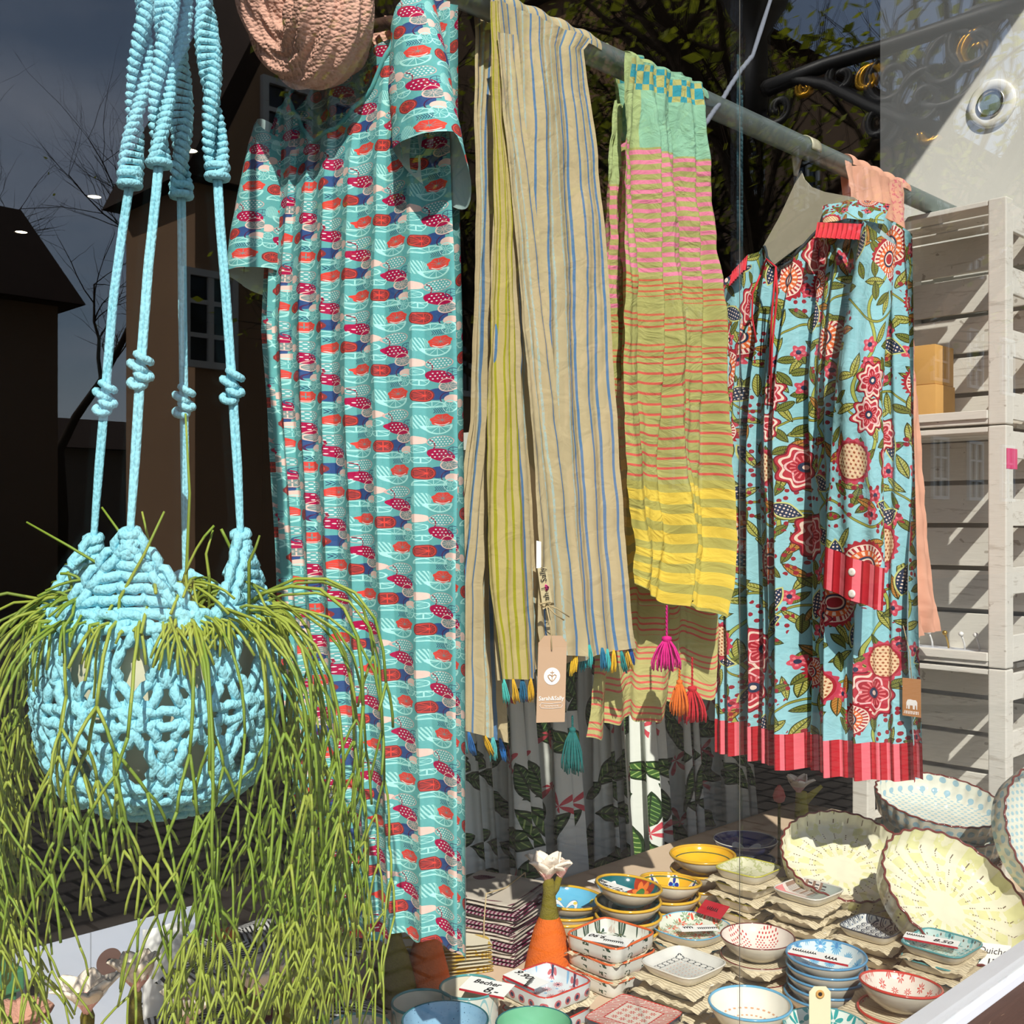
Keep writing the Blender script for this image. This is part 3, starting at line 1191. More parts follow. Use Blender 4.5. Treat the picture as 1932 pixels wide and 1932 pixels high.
def street_tree(name, label, base, height, spread, seed, leaves=2600, lean=(0, 0), limbs=6):
    R = random.Random(seed)
    t = thing(name, label, 'tree', base)
    tips = []
    wood = MB()

    def branch(p, d, L, r, lev):
        pts, rr = [p.copy()], [r]
        q, dd = p.copy(), d.copy()
        n = 5
        for i in range(n):
            dd = (dd + Vector((R.uniform(-1, 1), R.uniform(-1, 1), R.uniform(-0.5, 0.7))) * 0.22).normalized()
            q = q + dd * (L / n)
            pts.append(q.copy())
            rr.append(r * (1 - 0.62 * (i + 1) / n))
            if lev < 3 and i >= 1:
                for _ in range(2 if lev < 2 else 1):
                    sd = (dd + Vector((R.uniform(-1, 1), R.uniform(-1, 1), R.uniform(-0.4, 0.8))) * 1.0).normalized()
                    branch(q, sd, L * R.uniform(0.45, 0.68), rr[-1] * 0.62, lev + 1)
            if lev >= 2:
                tips.append(q.copy())
        wood.tube(pts, rr, 6 if lev < 2 else 4, cap=False)
    b = Vector(base)
    trunk_top = b + Vector((lean[0], lean[1], height * 0.32))
    wood.tube([b, lerp(b, trunk_top, 0.5) + Vector((0.08, 0, 0)), trunk_top], [0.26, 0.21, 0.18], 10)
    for k in range(limbs):
        a = 2 * math.pi * k / limbs + R.uniform(-0.3, 0.3)
        branch(trunk_top - Vector((0, 0, 0.2)), Vector((math.cos(a) * spread, math.sin(a) * spread, 1.0)).normalized(), height * R.uniform(0.42, 0.6), 0.12, 0)
    part('branches', wood, MT['bark'], t)
    lf = MB()
    for _ in range(leaves):
        p = R.choice(tips) + Vector((R.gauss(0, 0.10), R.gauss(0, 0.10), R.gauss(0, 0.08)))
        s = R.uniform(0.035, 0.075)
        a = Vector((R.gauss(0, 1), R.gauss(0, 1), R.gauss(0, 1))).normalized()
        bb = a.orthogonal().normalized()
        cc = a.cross(bb)
        i0 = len(lf.v)
        for q in (bb * s, cc * s * 0.6, -bb * s, -cc * s * 0.6):
            lf.add(p + q)
        lf.f.append([i0, i0 + 1, i0 + 2, i0 + 3])
    o = part('foliage', lf, MT['leaf'], t, False)
    o['kind'] = 'stuff'
    return t


street_tree('street_tree', 'street tree with dark boughs and fresh yellow green leaves near the shop', (8.1, -3.3, 0), 7.2, 0.95, 5, 5200)
street_tree('street_tree', 'second street tree standing before the grey set back house', (9.9, -8.0, 0), 7.0, 0.7, 12, 4200)
street_tree('bare_tree', 'slim bare tree far off in the street gap', (11.2, -26.0, 0), 10.5, 0.45, 21, 40, (0, 0), 2)

# wrought iron sign arm on the shop front
MT['iron'] = plain('black_wrought_iron', srgb(30, 30, 32), 0.5, 0.5)
MT['gold'] = plain('gilded_iron', srgb(226, 168, 52), 0.3, 0.6, 0.85, 0.3, 60)
BX = 4.0


def vir(u, v):
    p = on_x(u, v, BX)
    return Vector((p.x, 2 * 0.68 - p.y, p.z))


arm = thing('sign_bracket', 'black wrought iron sign arm with gilded leaves fixed to the shop front', 'bracket', vir(1932, 10))


def spiral(c, r0, turns, ph, n=26):
    return [c + Vector((0, math.cos(ph + turns * 2 * math.pi * k / n), math.sin(ph + turns * 2 * math.pi * k / n))) * (r0 * (1 - 0.8 * k / n)) for k in range(n + 1)]


ib = MB()
ib.tube([vir(2030, -25), vir(1860, 28), vir(1700, 80), vir(1560, 122), vir(1440, 168)], 0.032, 8)
part('top_bar', ib, MT['iron'], arm)
ib = MB()
ib.tube([vir(1440, 175), vir(1500, 150), vir(1560, 160), vir(1640, 200), vir(1700, 225), vir(1790, 250)], 0.026, 8)
part('lower_bar', ib, MT['iron'], arm)
for (u, v, r, tn, ph) in ((1590, 145, 0.075, 1.3, 0.5), (1680, 150, 0.10, 1.4, 2.0), (1790, 120, 0.16, 1.5, 4.0), (1840, 80, 0.14, 1.3, 0.0), (1740, 190, 0.12, 1.4, 1.0), (1470, 205, 0.07, 1.2, 3.0), (1660, 235, 0.09, 1.3, 5.0)):
    part('scroll', MB().tube(spiral(vir(u, v), r, tn, ph), 0.017, 6), MT['iron'], arm)
for (u, v, r, tn, ph) in ((1640, 150, 0.06, 1.2, 0.0), (1845, 95, 0.075, 1.1, 1.5), (1760, 248, 0.045, 1.0, 3.0), (1520, 168, 0.035, 1.0, 2.0)):
    part('gilded_leaf', MB().tube(spiral(vir(u, v), r, tn, ph), 0.014, 6), MT['gold'], arm, label='gilded curl')
ib = MB()
pc = vir(1427, 150)
ib.lathe([(0.001, -0.16), (0.05, -0.14), (0.055, 0.05), (0.05, 0.18), (0.13, 0.30), (0.15, 0.36), (0.34, 0.52), (0.36, 0.62), (0.36, 1.2), (0.30, 1.3), (0.001, 1.3)], 20, c=pc)
part('lantern_post', ib, MT['iron'], arm)

# ------------------------------------------------------------------ hanging clothes
def fbm(x, y, z=0.0, oct=3):
    s, a = 0.0, 1.0
    for _ in range(oct):
        s += a * mnoise.noise(Vector((x, y, z)))
        x, y, a = x * 2.03, y * 2.03, a * 0.5
    return s


def dress_panel(xfn, near, far, top, bottom, nu, nv, ustretch=1.0, u0=0.0, flip=False):
    """a cloth sheet lying in a plane x=const: near/far give y at a height h, top/bottom give h along s"""
    mb = MB()

    def fn(s, t):
        ss = 1 - s if flip else s
        h = lerp(top(ss), bottom(ss), t)
        y = lerp(near(h), far(h), ss)
        return Vector((xfn(ss, h), y, EYE + h)), (ss * 0.46 * ustretch + u0, 0.7 - h)
    return mb.grid(fn, nu, nv)


def curve_fn(xs, ys):
    return lambda q: float(np.interp(q, xs, ys))


# ---- dress with the fruit print
DX = 0.85
d1 = thing('summer_dress', 'turquoise pleated summer dress with red and pink fruit print', 'dress', (DX + 0.03, 1.2, EYE + 0.64))
near1 = curve_fn([-0.6, -0.1, 0.25, 0.45, 0.7], [0.985, 0.985, 0.990, 0.998, 0.998])
far1 = curve_fn([-0.6, -0.2, 0.28, 0.45, 0.7], [1.295, 1.365, 1.415, 1.402, 1.402])


def top1(s):
    y = lerp(0.996, 1.402, s)
    return interp(y, [0.99, 1.03, 1.077, 1.095, 1.13, 1.17, 1.21, 1.255, 1.29, 1.318, 1.335, 1.37, 1.41],
                  [0.622, 0.640, 0.648, 0.60, 0.555, 0.530, 0.518, 0.516, 0.545, 0.585, 0.603, 0.585, 0.555])


def bot1(s):
    return interp(s, [0, 0.28, 0.3, 0.36, 0.62, 0.64, 1.0], [-0.508, -0.508, -0.520, -0.522, -0.532, -0.535, -0.535]) - 0.004 * math.sin(s * 40)


PLE = [0.0, 0.13, 0.27, 0.40, 0.53, 0.65, 0.77, 0.89, 1.001]


def pleat1(s, h):
    k = 0
    while k < len(PLE) - 2 and s >= PLE[k + 1]:
        k += 1
    p = (s - PLE[k]) / (PLE[k + 1] - PLE[k])
    amp = interp(h, [-0.55, 0.1, 0.42, 0.55, 0.66], [0.015, 0.012, 0.009, 0.004, 0.002])
    # each pleat lies over the next: rises gently, drops sharply
    saw = p / 0.9 if p < 0.9 else (1 - p) / 0.1
    return amp * (saw ** 1.2) + 0.35 * amp * math.sin(p * math.pi)


def x1(s, h):
    bulge = 0.040 * math.sin(math.pi * min(max(s, 0), 1)) ** 0.6 * interp(h, [-0.55, 0.2, 0.45, 0.66], [0.9, 1.0, 0.8, 0.15])
    w = 0.006 * fbm(s * 4, h * 2.2, 3.1)
    return DX + 0.03 - bulge + pleat1(s, h) + w


def x1b(s, h):
    bulge = 0.05 * math.sin(math.pi * s) ** 0.8 * interp(h, [-0.55, 0.3, 0.66], [1.0, 0.9, 0.05])
    return DX + 0.036 + bulge + 0.008 * math.sin(s * 26 + 1)


part('front_panel', dress_panel(x1, near1, far1, top1, bot1, 200, 130, 1.0), MT['fruit'], d1)
topb = lambda s: interp(lerp(0.996, 1.402, s), [0.99, 1.03, 1.077, 1.12, 1.2, 1.29, 1.335, 1.37, 1.41], [0.622, 0.640, 0.648, 0.625, 0.612, 0.615, 0.62, 0.60, 0.57])
part('back_panel', dress_panel(x1b, near1, far1, topb, lambda s: -0.525, 80, 60, 1.2, 0.31), MT['fruit'], d1)
# neckline binding
nb = MB()
pts = []
for i in range(40):
    s = lerp(0.20, 0.835, i / 39)
    y = lerp(0.998, 1.402, s)
    pts.append(Vector((x1(s, top1(s)) - 0.001, y, EYE + top1(s))))
nb.tube(pts, 0.0032, 6)
part('neck_binding', nb, plain('turquoise_binding', srgb(92, 176, 176), 0.85), d1)


def sleeve(mat, sx, y0, h0, y1, hf, hb, wid, side, uo, deep=0.052, nv=26):
    """open tube: rows from shoulder to hem; front hem height hf, back hem height hb"""
    mb = MB()

    def fn(s, t):
        a = 2 * math.pi * s
        cs, sn = math.cos(a), math.sin(a)     # cs: along y, sn: along x (-1 is the front)
        hem = lerp(hf, hb, max(0, 0.25 + 0.75 * sn) * (0.4 + 0.6 * (0.5 - 0.5 * side * -cs)))
        yc = lerp(y0, y1, t)
        w = lerp(wid * 0.5, wid, t ** 0.7)
        h = lerp(h0 + 0.02 * cs * side, hem, t)
        x = sx + sn * lerp(0.02, deep, t ** 0.6) + 0.004 * fbm(s * 6, t * 3, uo)
        return Vector((x, yc + cs * w * 0.5, EYE + h)), (s * 0.30 + uo, 0.7 - h)
    return mb.grid(fn, 48, nv, closed=False)


part('sleeve', sleeve(MT['fruit'], DX + 0.0, 1.035, 0.615, 0.996, 0.445, 0.350, 0.112, -1, 0.1, 0.036), MT['fruit'], d1)
part('sleeve', sleeve(MT['fruit'], DX + 0.02, 1.372, 0.565, 1.402, 0.36, 0.33, 0.10, 1, 0.5), MT['fruit'], d1)
# wooden hanger inside
hg = thing('clothes_hanger', 'wooden hanger inside the turquoise fruit dress', 'hanger', (DX + 0.035, 1.2, RAILZ))
hm = MB()
hm.tube([(DX + 0.035, 1.04, EYE + 0.60), (DX + 0.035, 1.12, EYE + 0.640), (DX + 0.035, 1.2, EYE + 0.655), (DX + 0.035, 1.29, EYE + 0.625), (DX + 0.035, 1.37, EYE + 0.575)], 0.009, 8)
part('bar', hm, MT['brownwood'], hg)
hm = MB()
hm.tube([Vector((DX + 0.035, 1.2, EYE + 0.655)), Vector((DX + 0.035, 1.2, RAILZ - 0.05))] + [Vector((DX + 0.035, RAILY + 0.025 * math.sin(a), RAILZ - 0.025 * math.cos(a) * -1 * -1)) for a in np.linspace(0.6, 4.2, 12)], 0.0022, 6)
part('hook', hm, MT['hook'], hg)

# ---- dusty pink muslin scarf round the neck of the dress
ms = thing('muslin_scarf', 'dusty pink crinkled muslin scarf looped round the neck of the fruit dress', 'scarf', (DX, 1.2, EYE + 0.66))
lm = MB()
RC = random.Random(3)


def loop(s, t):
    a = 2 * math.pi * s
    # big drooping loop in front of the neck: centre line
    yc = 1.190 + 0.052 * math.cos(a)
    zc = EYE + 0.665 + 0.062 * math.sin(a)
    xc = DX - 0.045 - 0.012 * math.sin(a)
    b = 2 * math.pi * t
    fold = 1.0 + 0.09 * math.sin(4 * b + 2 * a) + 0.055 * math.sin(11 * b - 3 * a + 1) + 0.03 * math.sin(23 * b + 4 * a)
    r = (0.050 + 0.008 * math.sin(a * 2 + 0.4)) * fold
    n = Vector((0, math.cos(a), math.sin(a)))
    p = Vector((xc, yc, zc)) + n * (r * math.cos(b)) + Vector((1, 0, 0)) * (r * 0.95 * math.sin(b))
    return p, (s, t)


lm.grid(loop, 90, 120)
part('neck_loop', lm, MT['muslin'], ms)
tm = MB()


def tail(s, t):
    h = lerp(0.66, interp(s, [0, 1], [0.012, -0.02]), t)
    y0 = interp(h, [0.0, 0.2, 0.4, 0.66], [1.105, 1.075, 1.075, 1.14])
    y1 = 1.19
    x = DX + 0.105 + 0.010 * math.sin(s * 17 + h * 5) + 0.004 * fbm(s * 8, h * 12) - 0.05 * max(0, h - 0.5) / 0.16
    return Vector((x, lerp(y0, y1, s), EYE + h)), (s * 0.2, h)


tm.grid(tail, 40, 60)
part('scarf_tail', tm, MT['muslin'], ms)


# ---- scarves over the rail
def hung(rows, y, nu, nv, amp, fold, u0, uw, sgn=-1, ph=0.0, ylow=None, hem=0.0):
    """rows: (ul,vl,ur,vr) outline points read along the cloth, cloth hangs in the plane Y=y"""
    L = [on_y(r[0], r[1], y) for r in rows]
    R = [on_y(r[2], r[3], y) for r in rows]
    n = len(rows) - 1
    ts = np.linspace(0, 1, len(rows))
    la = np.array([tuple(p) for p in L])
    ra = np.array([tuple(p) for p in R])
    dist = np.concatenate([[0], np.cumsum(np.linalg.norm((la[1:] + ra[1:]) / 2 - (la[:-1] + ra[:-1]) / 2, axis=1))])
    tq = dist / dist[-1]
    mb = MB()

    def fn(s, t):
        P = Vector([np.interp(t, tq, la[:, k]) for k in range(3)])
        Q = Vector([np.interp(t, tq, ra[:, k]) for k in range(3)])
        p = lerp(P, Q, s)
        f = 0.0
        for (fr, am, p0, dr) in fold:
            f += am * math.sin(fr * s * 2 * math.pi + p0 + dr * t + 1.3 * math.sin(2.2 * t + fr))
        k = amp * (0.35 + 0.65 * min(1, t * 3))
        p.y += sgn * k * f + (0.004 * fbm(s * 3 + ph, t * 9, ph) if ph < 5 else 0.011 * fbm(s * 4 + ph, t * 5, ph) + 0.004 * fbm(s * 9, t * 16, ph))
        p.z += hem * t * fbm(s * 3.3, 5.0, ph)
        return p, (u0 + s * uw, dist[-1] * t)
    return mb.grid(fn, nu, nv)


def over_rail(x0, x1, front_y, back_y, nu, u0, uw, gath=0.0):
    """the piece of cloth that bends over the rail"""
    mb = MB()

    def fn(s, t):
        a = lerp(-0.15, math.pi + 0.15, t)
        r = 0.0245 + 0.002 * math.sin(s * 30)
        x = lerp(x0, x1, s)
        return Vector((x, RAILY - r * math.cos(a), RAILZ + r * math.sin(a))), (u0 + s * uw, (t - 1) * 0.07 + 0.035)
    return mb.grid(fn, nu, 14)


def tassel(mb, p, L, r, n=9, seed=0, lean=0.0, head=True, cord=0.0):
    R = random.Random(seed)
    p = Vector(p)
    if cord:
        for k in range(2):
            pts = [p + Vector((0.0012 * math.cos(q * 1.3 + math.pi * k), 0.0012 * math.sin(q * 1.3 + math.pi * k), cord * (1 - q / 20))) for q in range(21)]
            mb.tube(pts, 0.0011, 5)
    if head:
        mb.lathe([(0.0005, 0.006), (r * 0.32, 0.004), (r * 0.36, 0), (r * 0.25, -0.004)], 10, c=p)
    big = r > 0.01
    cnt = 46 if big else 12
    for i in range(cnt):
        a = 2.399963 * i
        q = math.sqrt((i + 0.5) / cnt)
        d = Vector((math.cos(a), math.sin(a), 0))
        ll = L * R.uniform(0.86, 1.06)
        w = R.uniform(0.75, 1.15)
        pts = []
        for k in range(5):
            t = k / 4
            rr = r * (0.22 + 0.78 * min(1, t * 1.5) ** 0.7) * q * w
            pts.append(p + d * rr + Vector((lean * ll * t + R.uniform(-1, 1) * 0.0012 * t, R.uniform(-1, 1) * 0.0012 * t, -0.002 - ll * t)))
        th = 0.0017 if big else 0.00115
        mb.tube(pts, [th * 0.9, th, th, th, th * 0.7], 4)
    return mb


TC = {}


def tcol(rgb):
    if rgb not in TC:
        TC[rgb] = plain('tassel_thread_%d' % len(TC), srgb(*rgb), 0.75, 0.3, 0, 0.3, 600, 0.5, 900)
    return TC[rgb]


def text_mesh(name, body, size, mat, parent, loc, rot, shear=0.0, align='CENTER', bold=0.0):
    cu = bpy.data.curves.new(name, 'FONT')
    cu.body = body
    cu.size = size
    cu.align_x = align
    cu.align_y = 'CENTER'
    cu.shear = shear
    cu.offset = bold
    cu.extrude = 0.00008
    cu.resolution_u = 2
    tmp = bpy.data.objects.new(name, cu)
    COL.objects.link(tmp)
    dg = bpy.context.evaluated_depsgraph_get()
    me = bpy.data.meshes.new_from_object(tmp.evaluated_get(dg))
    bpy.data.objects.remove(tmp)
    if max(v.co.length for v in me.vertices) > 0.2:
        bpy.data.meshes.remove(me)
        return text_mesh(name, body, size, mat, parent, loc, rot, shear, align, 0.0)
    me.materials.clear()
    me.materials.append(mat)
    o = put(name, me, parent)
    o.location = loc
    o.rotation_euler = rot
    return o


s1 = thing('striped_scarf', 'long beige cotton scarf with blue and lime stripes and little tassels over the rail', 'scarf', (1.25, RAILY, RAILZ))
F1 = [(2.3, 0.6, 0.2, 0.5), (5.1, 0.35, 1.0, -0.8), (9.0, 0.14, 0.3, 1.0)]
# rear panel, its hem hangs lowest
part('cloth_panel', hung([(888, -8, 1000, 22), (893, 60, 985, 80), (893, 200, 965, 240), (893, 500, 962, 500), (885, 800, 950, 800), (845, 1100, 938, 1100), (833, 1365, 950, 1400)],
                         1.232, 60, 90, 0.012, F1, 0.10, 0.13, ph=1), MT['scarf1'], s1)
# main front panel
part('cloth_panel', hung([(922, -8, 1116, 74), (935, 60, 1100, 95), (932, 200, 1118, 250), (925, 450, 1140, 500), (920, 700, 1150, 740), (920, 950, 1165, 950), (930, 1130, 1178, 1110), (938, 1284, 1190, 1222)],
                         1.166, 110, 110, 0.011, F1 + [(13, 0.08, 0, 0)], 0.054, 0.24, ph=2), MT['scarf1'], s1)
# folded flap in front
part('cloth_panel', hung([(936, 60, 975, 66), (945, 200, 985, 210), (965, 400, 1010, 410), (985, 640, 1035, 650), (1005, 880, 1062, 880), (1012, 1050, 1085, 1050), (1010, 1190, 1104, 1205), (1018, 1235, 1104, 1238)],
                         1.142, 34, 90, 0.007, [(1.0, 0.7, 0.5, 0.6), (3.0, 0.3, 0.2, 2.0)], 0.15, 0.08, ph=3), MT['scarf1'], s1)
# lime edged fold at the side
part('cloth_panel', hung([(926, 0, 944, 6), (930, 150, 950, 155), (938, 420, 975, 425), (925, 700, 985, 700), (920, 900, 1000, 900), (922, 1100, 1010, 1100), (944, 1283, 1012, 1280)],
                         1.150, 30, 90, 0.008, [(1.2, 0.8, 2.5, 0.6), (3.3, 0.3, 0.2, 2.0)], 0.0, 0.07, ph=4), MT['scarf1'], s1)
xa, xb = on_y(890, -5, RAILY).x, on_y(1116, 80, RAILY).x
part('rail_bend', over_rail(xa, xb, 0, 0, 60, 0.03, 0.27), MT['scarf1'], s1)
hem = [(836, 1372, (240, 190, 40), .2), (852, 1380, (70, 170, 180), .3), (872, 1388, (60, 150, 160), .1), (884, 1392, (40, 110, 180), .3), (912, 1394, (240, 190, 40), .5), (930, 1402, (90, 190, 190), .05), (943, 1404, (30, 120, 200), .3),
       (950, 1284, (80, 200, 190), .2), (968, 1284, (230, 180, 40), .2), (985, 1282, (30, 110, 150), .1), (1000, 1280, (230, 180, 40), .1),
       (1086, 1228, (235, 190, 40), -.2), (1104, 1222, (40, 160, 170), -.2), (1112, 1216, (60, 180, 180), 0), (1136, 1222, (30, 120, 160), .1), (1146, 1224, (70, 190, 190), 0), (1158, 1226, (240, 190, 40), 0), (1172, 1228, (40, 150, 150), .3), (1182, 1224, (240, 190, 60), .3), (1188, 1218, (40, 100, 180), .2)]
for i, (u, v, c, ln) in enumerate(hem):
    v -= 15 if i < 7 else (7 if i < 11 else 4)
    y = 1.228 if i < 7 else (1.15 if i < 12 else 1.166)
    part('tassel', tassel(MB(), on_y(u, v + 2, y), 0.036, 0.0055, 6, i, ln, False), tcol(c), s1)
# brand tape, string and swing tag
tp = MB()
A, B = on_y(1024, 1085, 1.125), on_y(1036, 1150, 1.120)
tp.grid(lambda s, t: (lerp(on_y(lerp(1014, 1024, t), lerp(1072, 1150, t), 1.128), on_y(lerp(1031, 1043, t), lerp(1070, 1142, t), 1.120), s), (s, t)), 4, 10)
lb = part('brand_tape', tp, plain('woven_label', srgb(206, 190, 150), 0.9), s1, label='woven label with dark lettering')
tp = MB()
tp.grid(lambda s, t: (lerp(on_y(1012, lerp(1020, 1072, t), 1.136), on_y(1021, lerp(1022, 1072, t), 1.132), s), (s, t)), 2, 4)
part('care_label', tp, MT['white_paper'], s1)
c_ = on_y(1027, 1108, 1.118)
tp0, tp1, tq0, tq1 = on_y(1014, 1072, 1.128), on_y(1031, 1070, 1.120), on_y(1024, 1150, 1.128), on_y(1043, 1142, 1.120)
tx_ = ((tp0 + tp1) - (tq0 + tq1)).normalized()
ty_ = (tp0 - tp1)
ty_ = (ty_ - tx_ * ty_.dot(tx_)).normalized()
tn_ = tx_.cross(ty_)
trot = Matrix((tx_, ty_, tn_)).transposed().to_euler()
tmid = (tp0 + tp1 + tq0 + tq1) / 4 + tn_ * 0.0022
text_mesh('lettering', 'Sally', 0.0125, MT['ink'], s1, tmid + tx_ * 0.020 - s1.location, trot)
text_mesh('lettering', 'Sarah', 0.0125, MT['ink'], s1, tmid - tx_ * 0.021 - s1.location, trot)
hm_ = MB()
hm_.prism([tmid + tx_ * a + ty_ * b for a, b in ((0.0055, -0.0015), (0.0025, 0.0005), (0.0, -0.0008), (-0.0025, 0.0005), (-0.0055, -0.0015), (0.0, -0.0065))], tn_ * 0.0002, None)
part('heart_emblem', hm_, plain('pink_print', srgb(226, 60, 140), 0.8), s1)
hm_ = MB()
hm_.tube([tmid + tn_ * 0.0004 + ty_ * 0.006, tmid + tn_ * 0.0004 - ty_ * 0.005], 0.0005, 4)
hm_.tube([tmid + tn_ * 0.0004 + tx_ * a + ty_ * b for a, b in ((0.0034, -0.001), (0.002, -0.004), (0, -0.005), (-0.002, -0.004), (-0.0034, -0.001))], 0.0005, 4)
part('anchor_emblem', hm_, MT['ink'], s1)
tg = on_y(1041, 1281, 1.100)
cmb = MB()
poly = []
for (dx, dz) in ((-0.022, 0.052), (-0.013, 0.0625), (0.013, 0.0625), (0.022, 0.052), (0.022, -0.0625), (-0.022, -0.0625)):
    poly.append(Vector((dx, 0, dz)))
cmb.prism([p + Vector((0, 0, 0)) for p in poly], (0, 0.0008, 0), None)
sw = put('swing_tag', cmb.mesh('swing_tag', MT['beige_tag'], False), s1)
sw.location = tg - s1.location
sw.rotation_euler = (0, 0.03, -0.45)
sw['label'] = 'beige swing tag with white anchor emblem'
cm = MB()
cm.lathe([(0.0005, 0), (0.0125, 0)], 28, capb=True)
em_ = put('emblem_disc', cm.mesh('emblem_disc', MT['white_ink'], False), sw)
em_.location = (0, -0.0006, 0.004)
em_.rotation_euler = (math.pi / 2, 0, 0)
am = MB()
am.tube([(0, 0, 0.008), (0, 0, -0.006)], 0.0006, 4)
am.tube([(-0.003, 0, 0.0055), (0.003, 0, 0.0055)], 0.0006, 4)
am.tube([(-0.006, 0, -0.001), (-0.0065, 0, 0.001), (-0.004, 0, 0.0025), (-0.0014, 0, 0.0012), (0, 0, -0.001), (0.0014, 0, 0.0012), (0.004, 0, 0.0025), (0.0065, 0, 0.001), (0.006, 0, -0.001), (0.003, 0, -0.005), (0, 0, -0.0075), (-0.003, 0, -0.005), (-0.006, 0, -0.001)], 0.0008, 4)
ao = put('anchor_emblem', am.mesh('anchor_emblem', MT['beige_tag'], False), sw)
ao.location = (0, -0.0012, 0.004)
text_mesh('lettering', 'Sarah&Sally', 0.0085, MT['white_ink'], sw, (0, -0.0007, -0.028), (math.pi / 2, 0, 0), bold=0.00008)
rb_ = MB()
for i in range(15):
    rb_.tube([(-0.0105 + 0.0015 * i, -0.0008, -0.0378), (-0.0100 + 0.0015 * i, -0.0008, -0.0392 - 0.0004 * (i % 3))], 0.0003, 4)
put('tiny_print', rb_.mesh('tiny_print', MT['white_ink'], False), sw)
bm = MB()
bm.tube([(-0.0155, 0, -0.0415), (-0.0175, 0, -0.038), (-0.0155, 0, -0.0345), (0, 0, -0.0355), (0.0155, 0, -0.0345), (0.0175, 0, -0.038), (0.0155, 0, -0.0415), (0, 0, -0.0425)], 0.0003, 4, closed=True)
bo = put('ribbon_emblem', bm.mesh('ribbon_emblem', MT['white_ink'], False), sw)
bo.location = (0, -0.0008, 0)
st = MB()
k0, k1 = on_y(1030, 1140, 1.108), on_y(1041, 1226, 1.098)
st.tube([k0, lerp(k0, k1, 0.5) + Vector((0.004, 0, 0)), k1], 0.0011, 5)
st.tube([k0 + Vector((-0.012, 0, 0.001)), k0 + Vector((0, -0.006, 0.004)), k0 + Vector((0.014, -0.002, 0)), k0 + Vector((0, 0.006, -0.004)), k0 + Vector((-0.012, 0, 0.001))], 0.0016, 5)
st.tube([k0, on_y(1050, 1148, 1.10), on_y(1074, 1164, 1.098)], 0.001, 5)
st.tube([k0, on_y(1046, 1158, 1.10), on_y(1064, 1170, 1.098)], 0.001, 5)
part('tag_string', st, MT['string'], s1)

# ---- green, pink and yellow scarf
s2 = thing('banded_scarf', 'crinkled green scarf with pink, rust and yellow bands and big tassels over the rail', 'scarf', (1.55, RAILY, RAILZ))
F2 = [(2.0, 0.8, 1.2, 0.8), (4.3, 0.5, 0.5, -1.2), (8.3, 0.22, 0.1, 1.5)]
part('cloth_panel', hung([(1176, 100, 1318, 158), (1176, 170, 1316, 220), (1172, 300, 1325, 340), (1170, 480, 1338, 520), (1166, 700, 1345, 700), (1170, 900, 1355, 900), (1185, 1020, 1358, 1020), (1182, 1100, 1345, 1158)],
                         1.156, 110, 140, 0.026, F2, 0.06, 0.30, ph=5, hem=0.02), MT['scarf2'], s2)
part('cloth_panel', hung([(1140, 82, 1300, 150), (1160, 200, 1300, 220), (1148, 420, 1310, 440), (1150, 800, 1315, 800), (1130, 1050, 1325, 1050), (1110, 1250, 1335, 1180), (1100, 1390, 1330, 1310)],
                         1.240, 90, 120, 0.018, F2, 0.10, 0.28, ph=6, hem=0.05), MT['scarf2'], s2)
# narrow strip of the rear layer seen beside
part('cloth_panel', hung([(1158, 190, 1174, 200), (1148, 300, 1172, 310), (1140, 500, 1172, 510), (1145, 800, 1172, 800), (1150, 960, 1174, 960)],
                         1.205, 20, 60, 0.006, [(1.5, 0.7, 0.4, 1.0)], 0.0, 0.06, ph=8), MT['scarf2'], s2)
xa, xb = on_y(1174, 100, RAILY).x, on_y(1318, 160, RAILY).x
part('rail_bend', over_rail(xa, xb, 0, 0, 60, 0.06, 0.30), MT['scarf2'], s2)
for (u, v, vt, c, r, L, y, sd) in ((1258, 1206, 1142, (226, 36, 140), 0.025, 0.048, 1.13, 1), (1282, 1288, 1240, (236, 120, 40), 0.016, 0.052, 1.14, 2), (1306, 1300, 1240, (206, 40, 52), 0.024, 0.055, 1.14, 3), (1080, 1378, 1350, (28, 112, 110), 0.017, 0.068, 1.24, 4)):
    p = on_y(u, v, y)
    q = on_y(u, vt, y)
    part('tassel', tassel(MB(), p, L, r, 16, sd, 0.0, True, (q - p).length), tcol(c), s2)

# ---- peach scarf
s3 = thing('peach_scarf', 'plain peach coloured scarf hanging on the rail beside the crates', 'scarf', (2.33, RAILY, RAILZ))
F3 = [(2.2, 0.8, 0.7, 0.6), (4.9, 0.4, 0.2, -0.9), (8.0, 0.15, 0.0, 2.0)]
part('cloth_panel', hung([(1594, 302, 1702, 345), (1600, 350, 1708, 395), (1605, 500, 1716, 520), (1610, 700, 1722, 720), (1615, 900, 1736, 900), (1625, 1040, 1748, 1040), (1640, 1120, 1758, 1130), (1680, 1215, 1768, 1190)],
                         1.150, 70, 100, 0.012, F3, 0.0, 0.22, ph=9), MT['peach'], s3)
part('cloth_panel', hung([(1580, 295, 1690, 340), (1590, 500, 1700, 500), (1600, 800, 1708, 800), (1625, 1100, 1716, 1100), (1655, 1230, 1716, 1235)],
                         1.236, 50, 60, 0.012, F3, 0.0, 0.22, ph=10), MT['peach'], s3)
xa, xb = on_y(1590, 300, RAILY).x, on_y(1702, 345, RAILY).x
part('rail_bend', over_rail(xa, xb, 0, 0, 50, 0.0, 0.22), MT['peach'], s3)

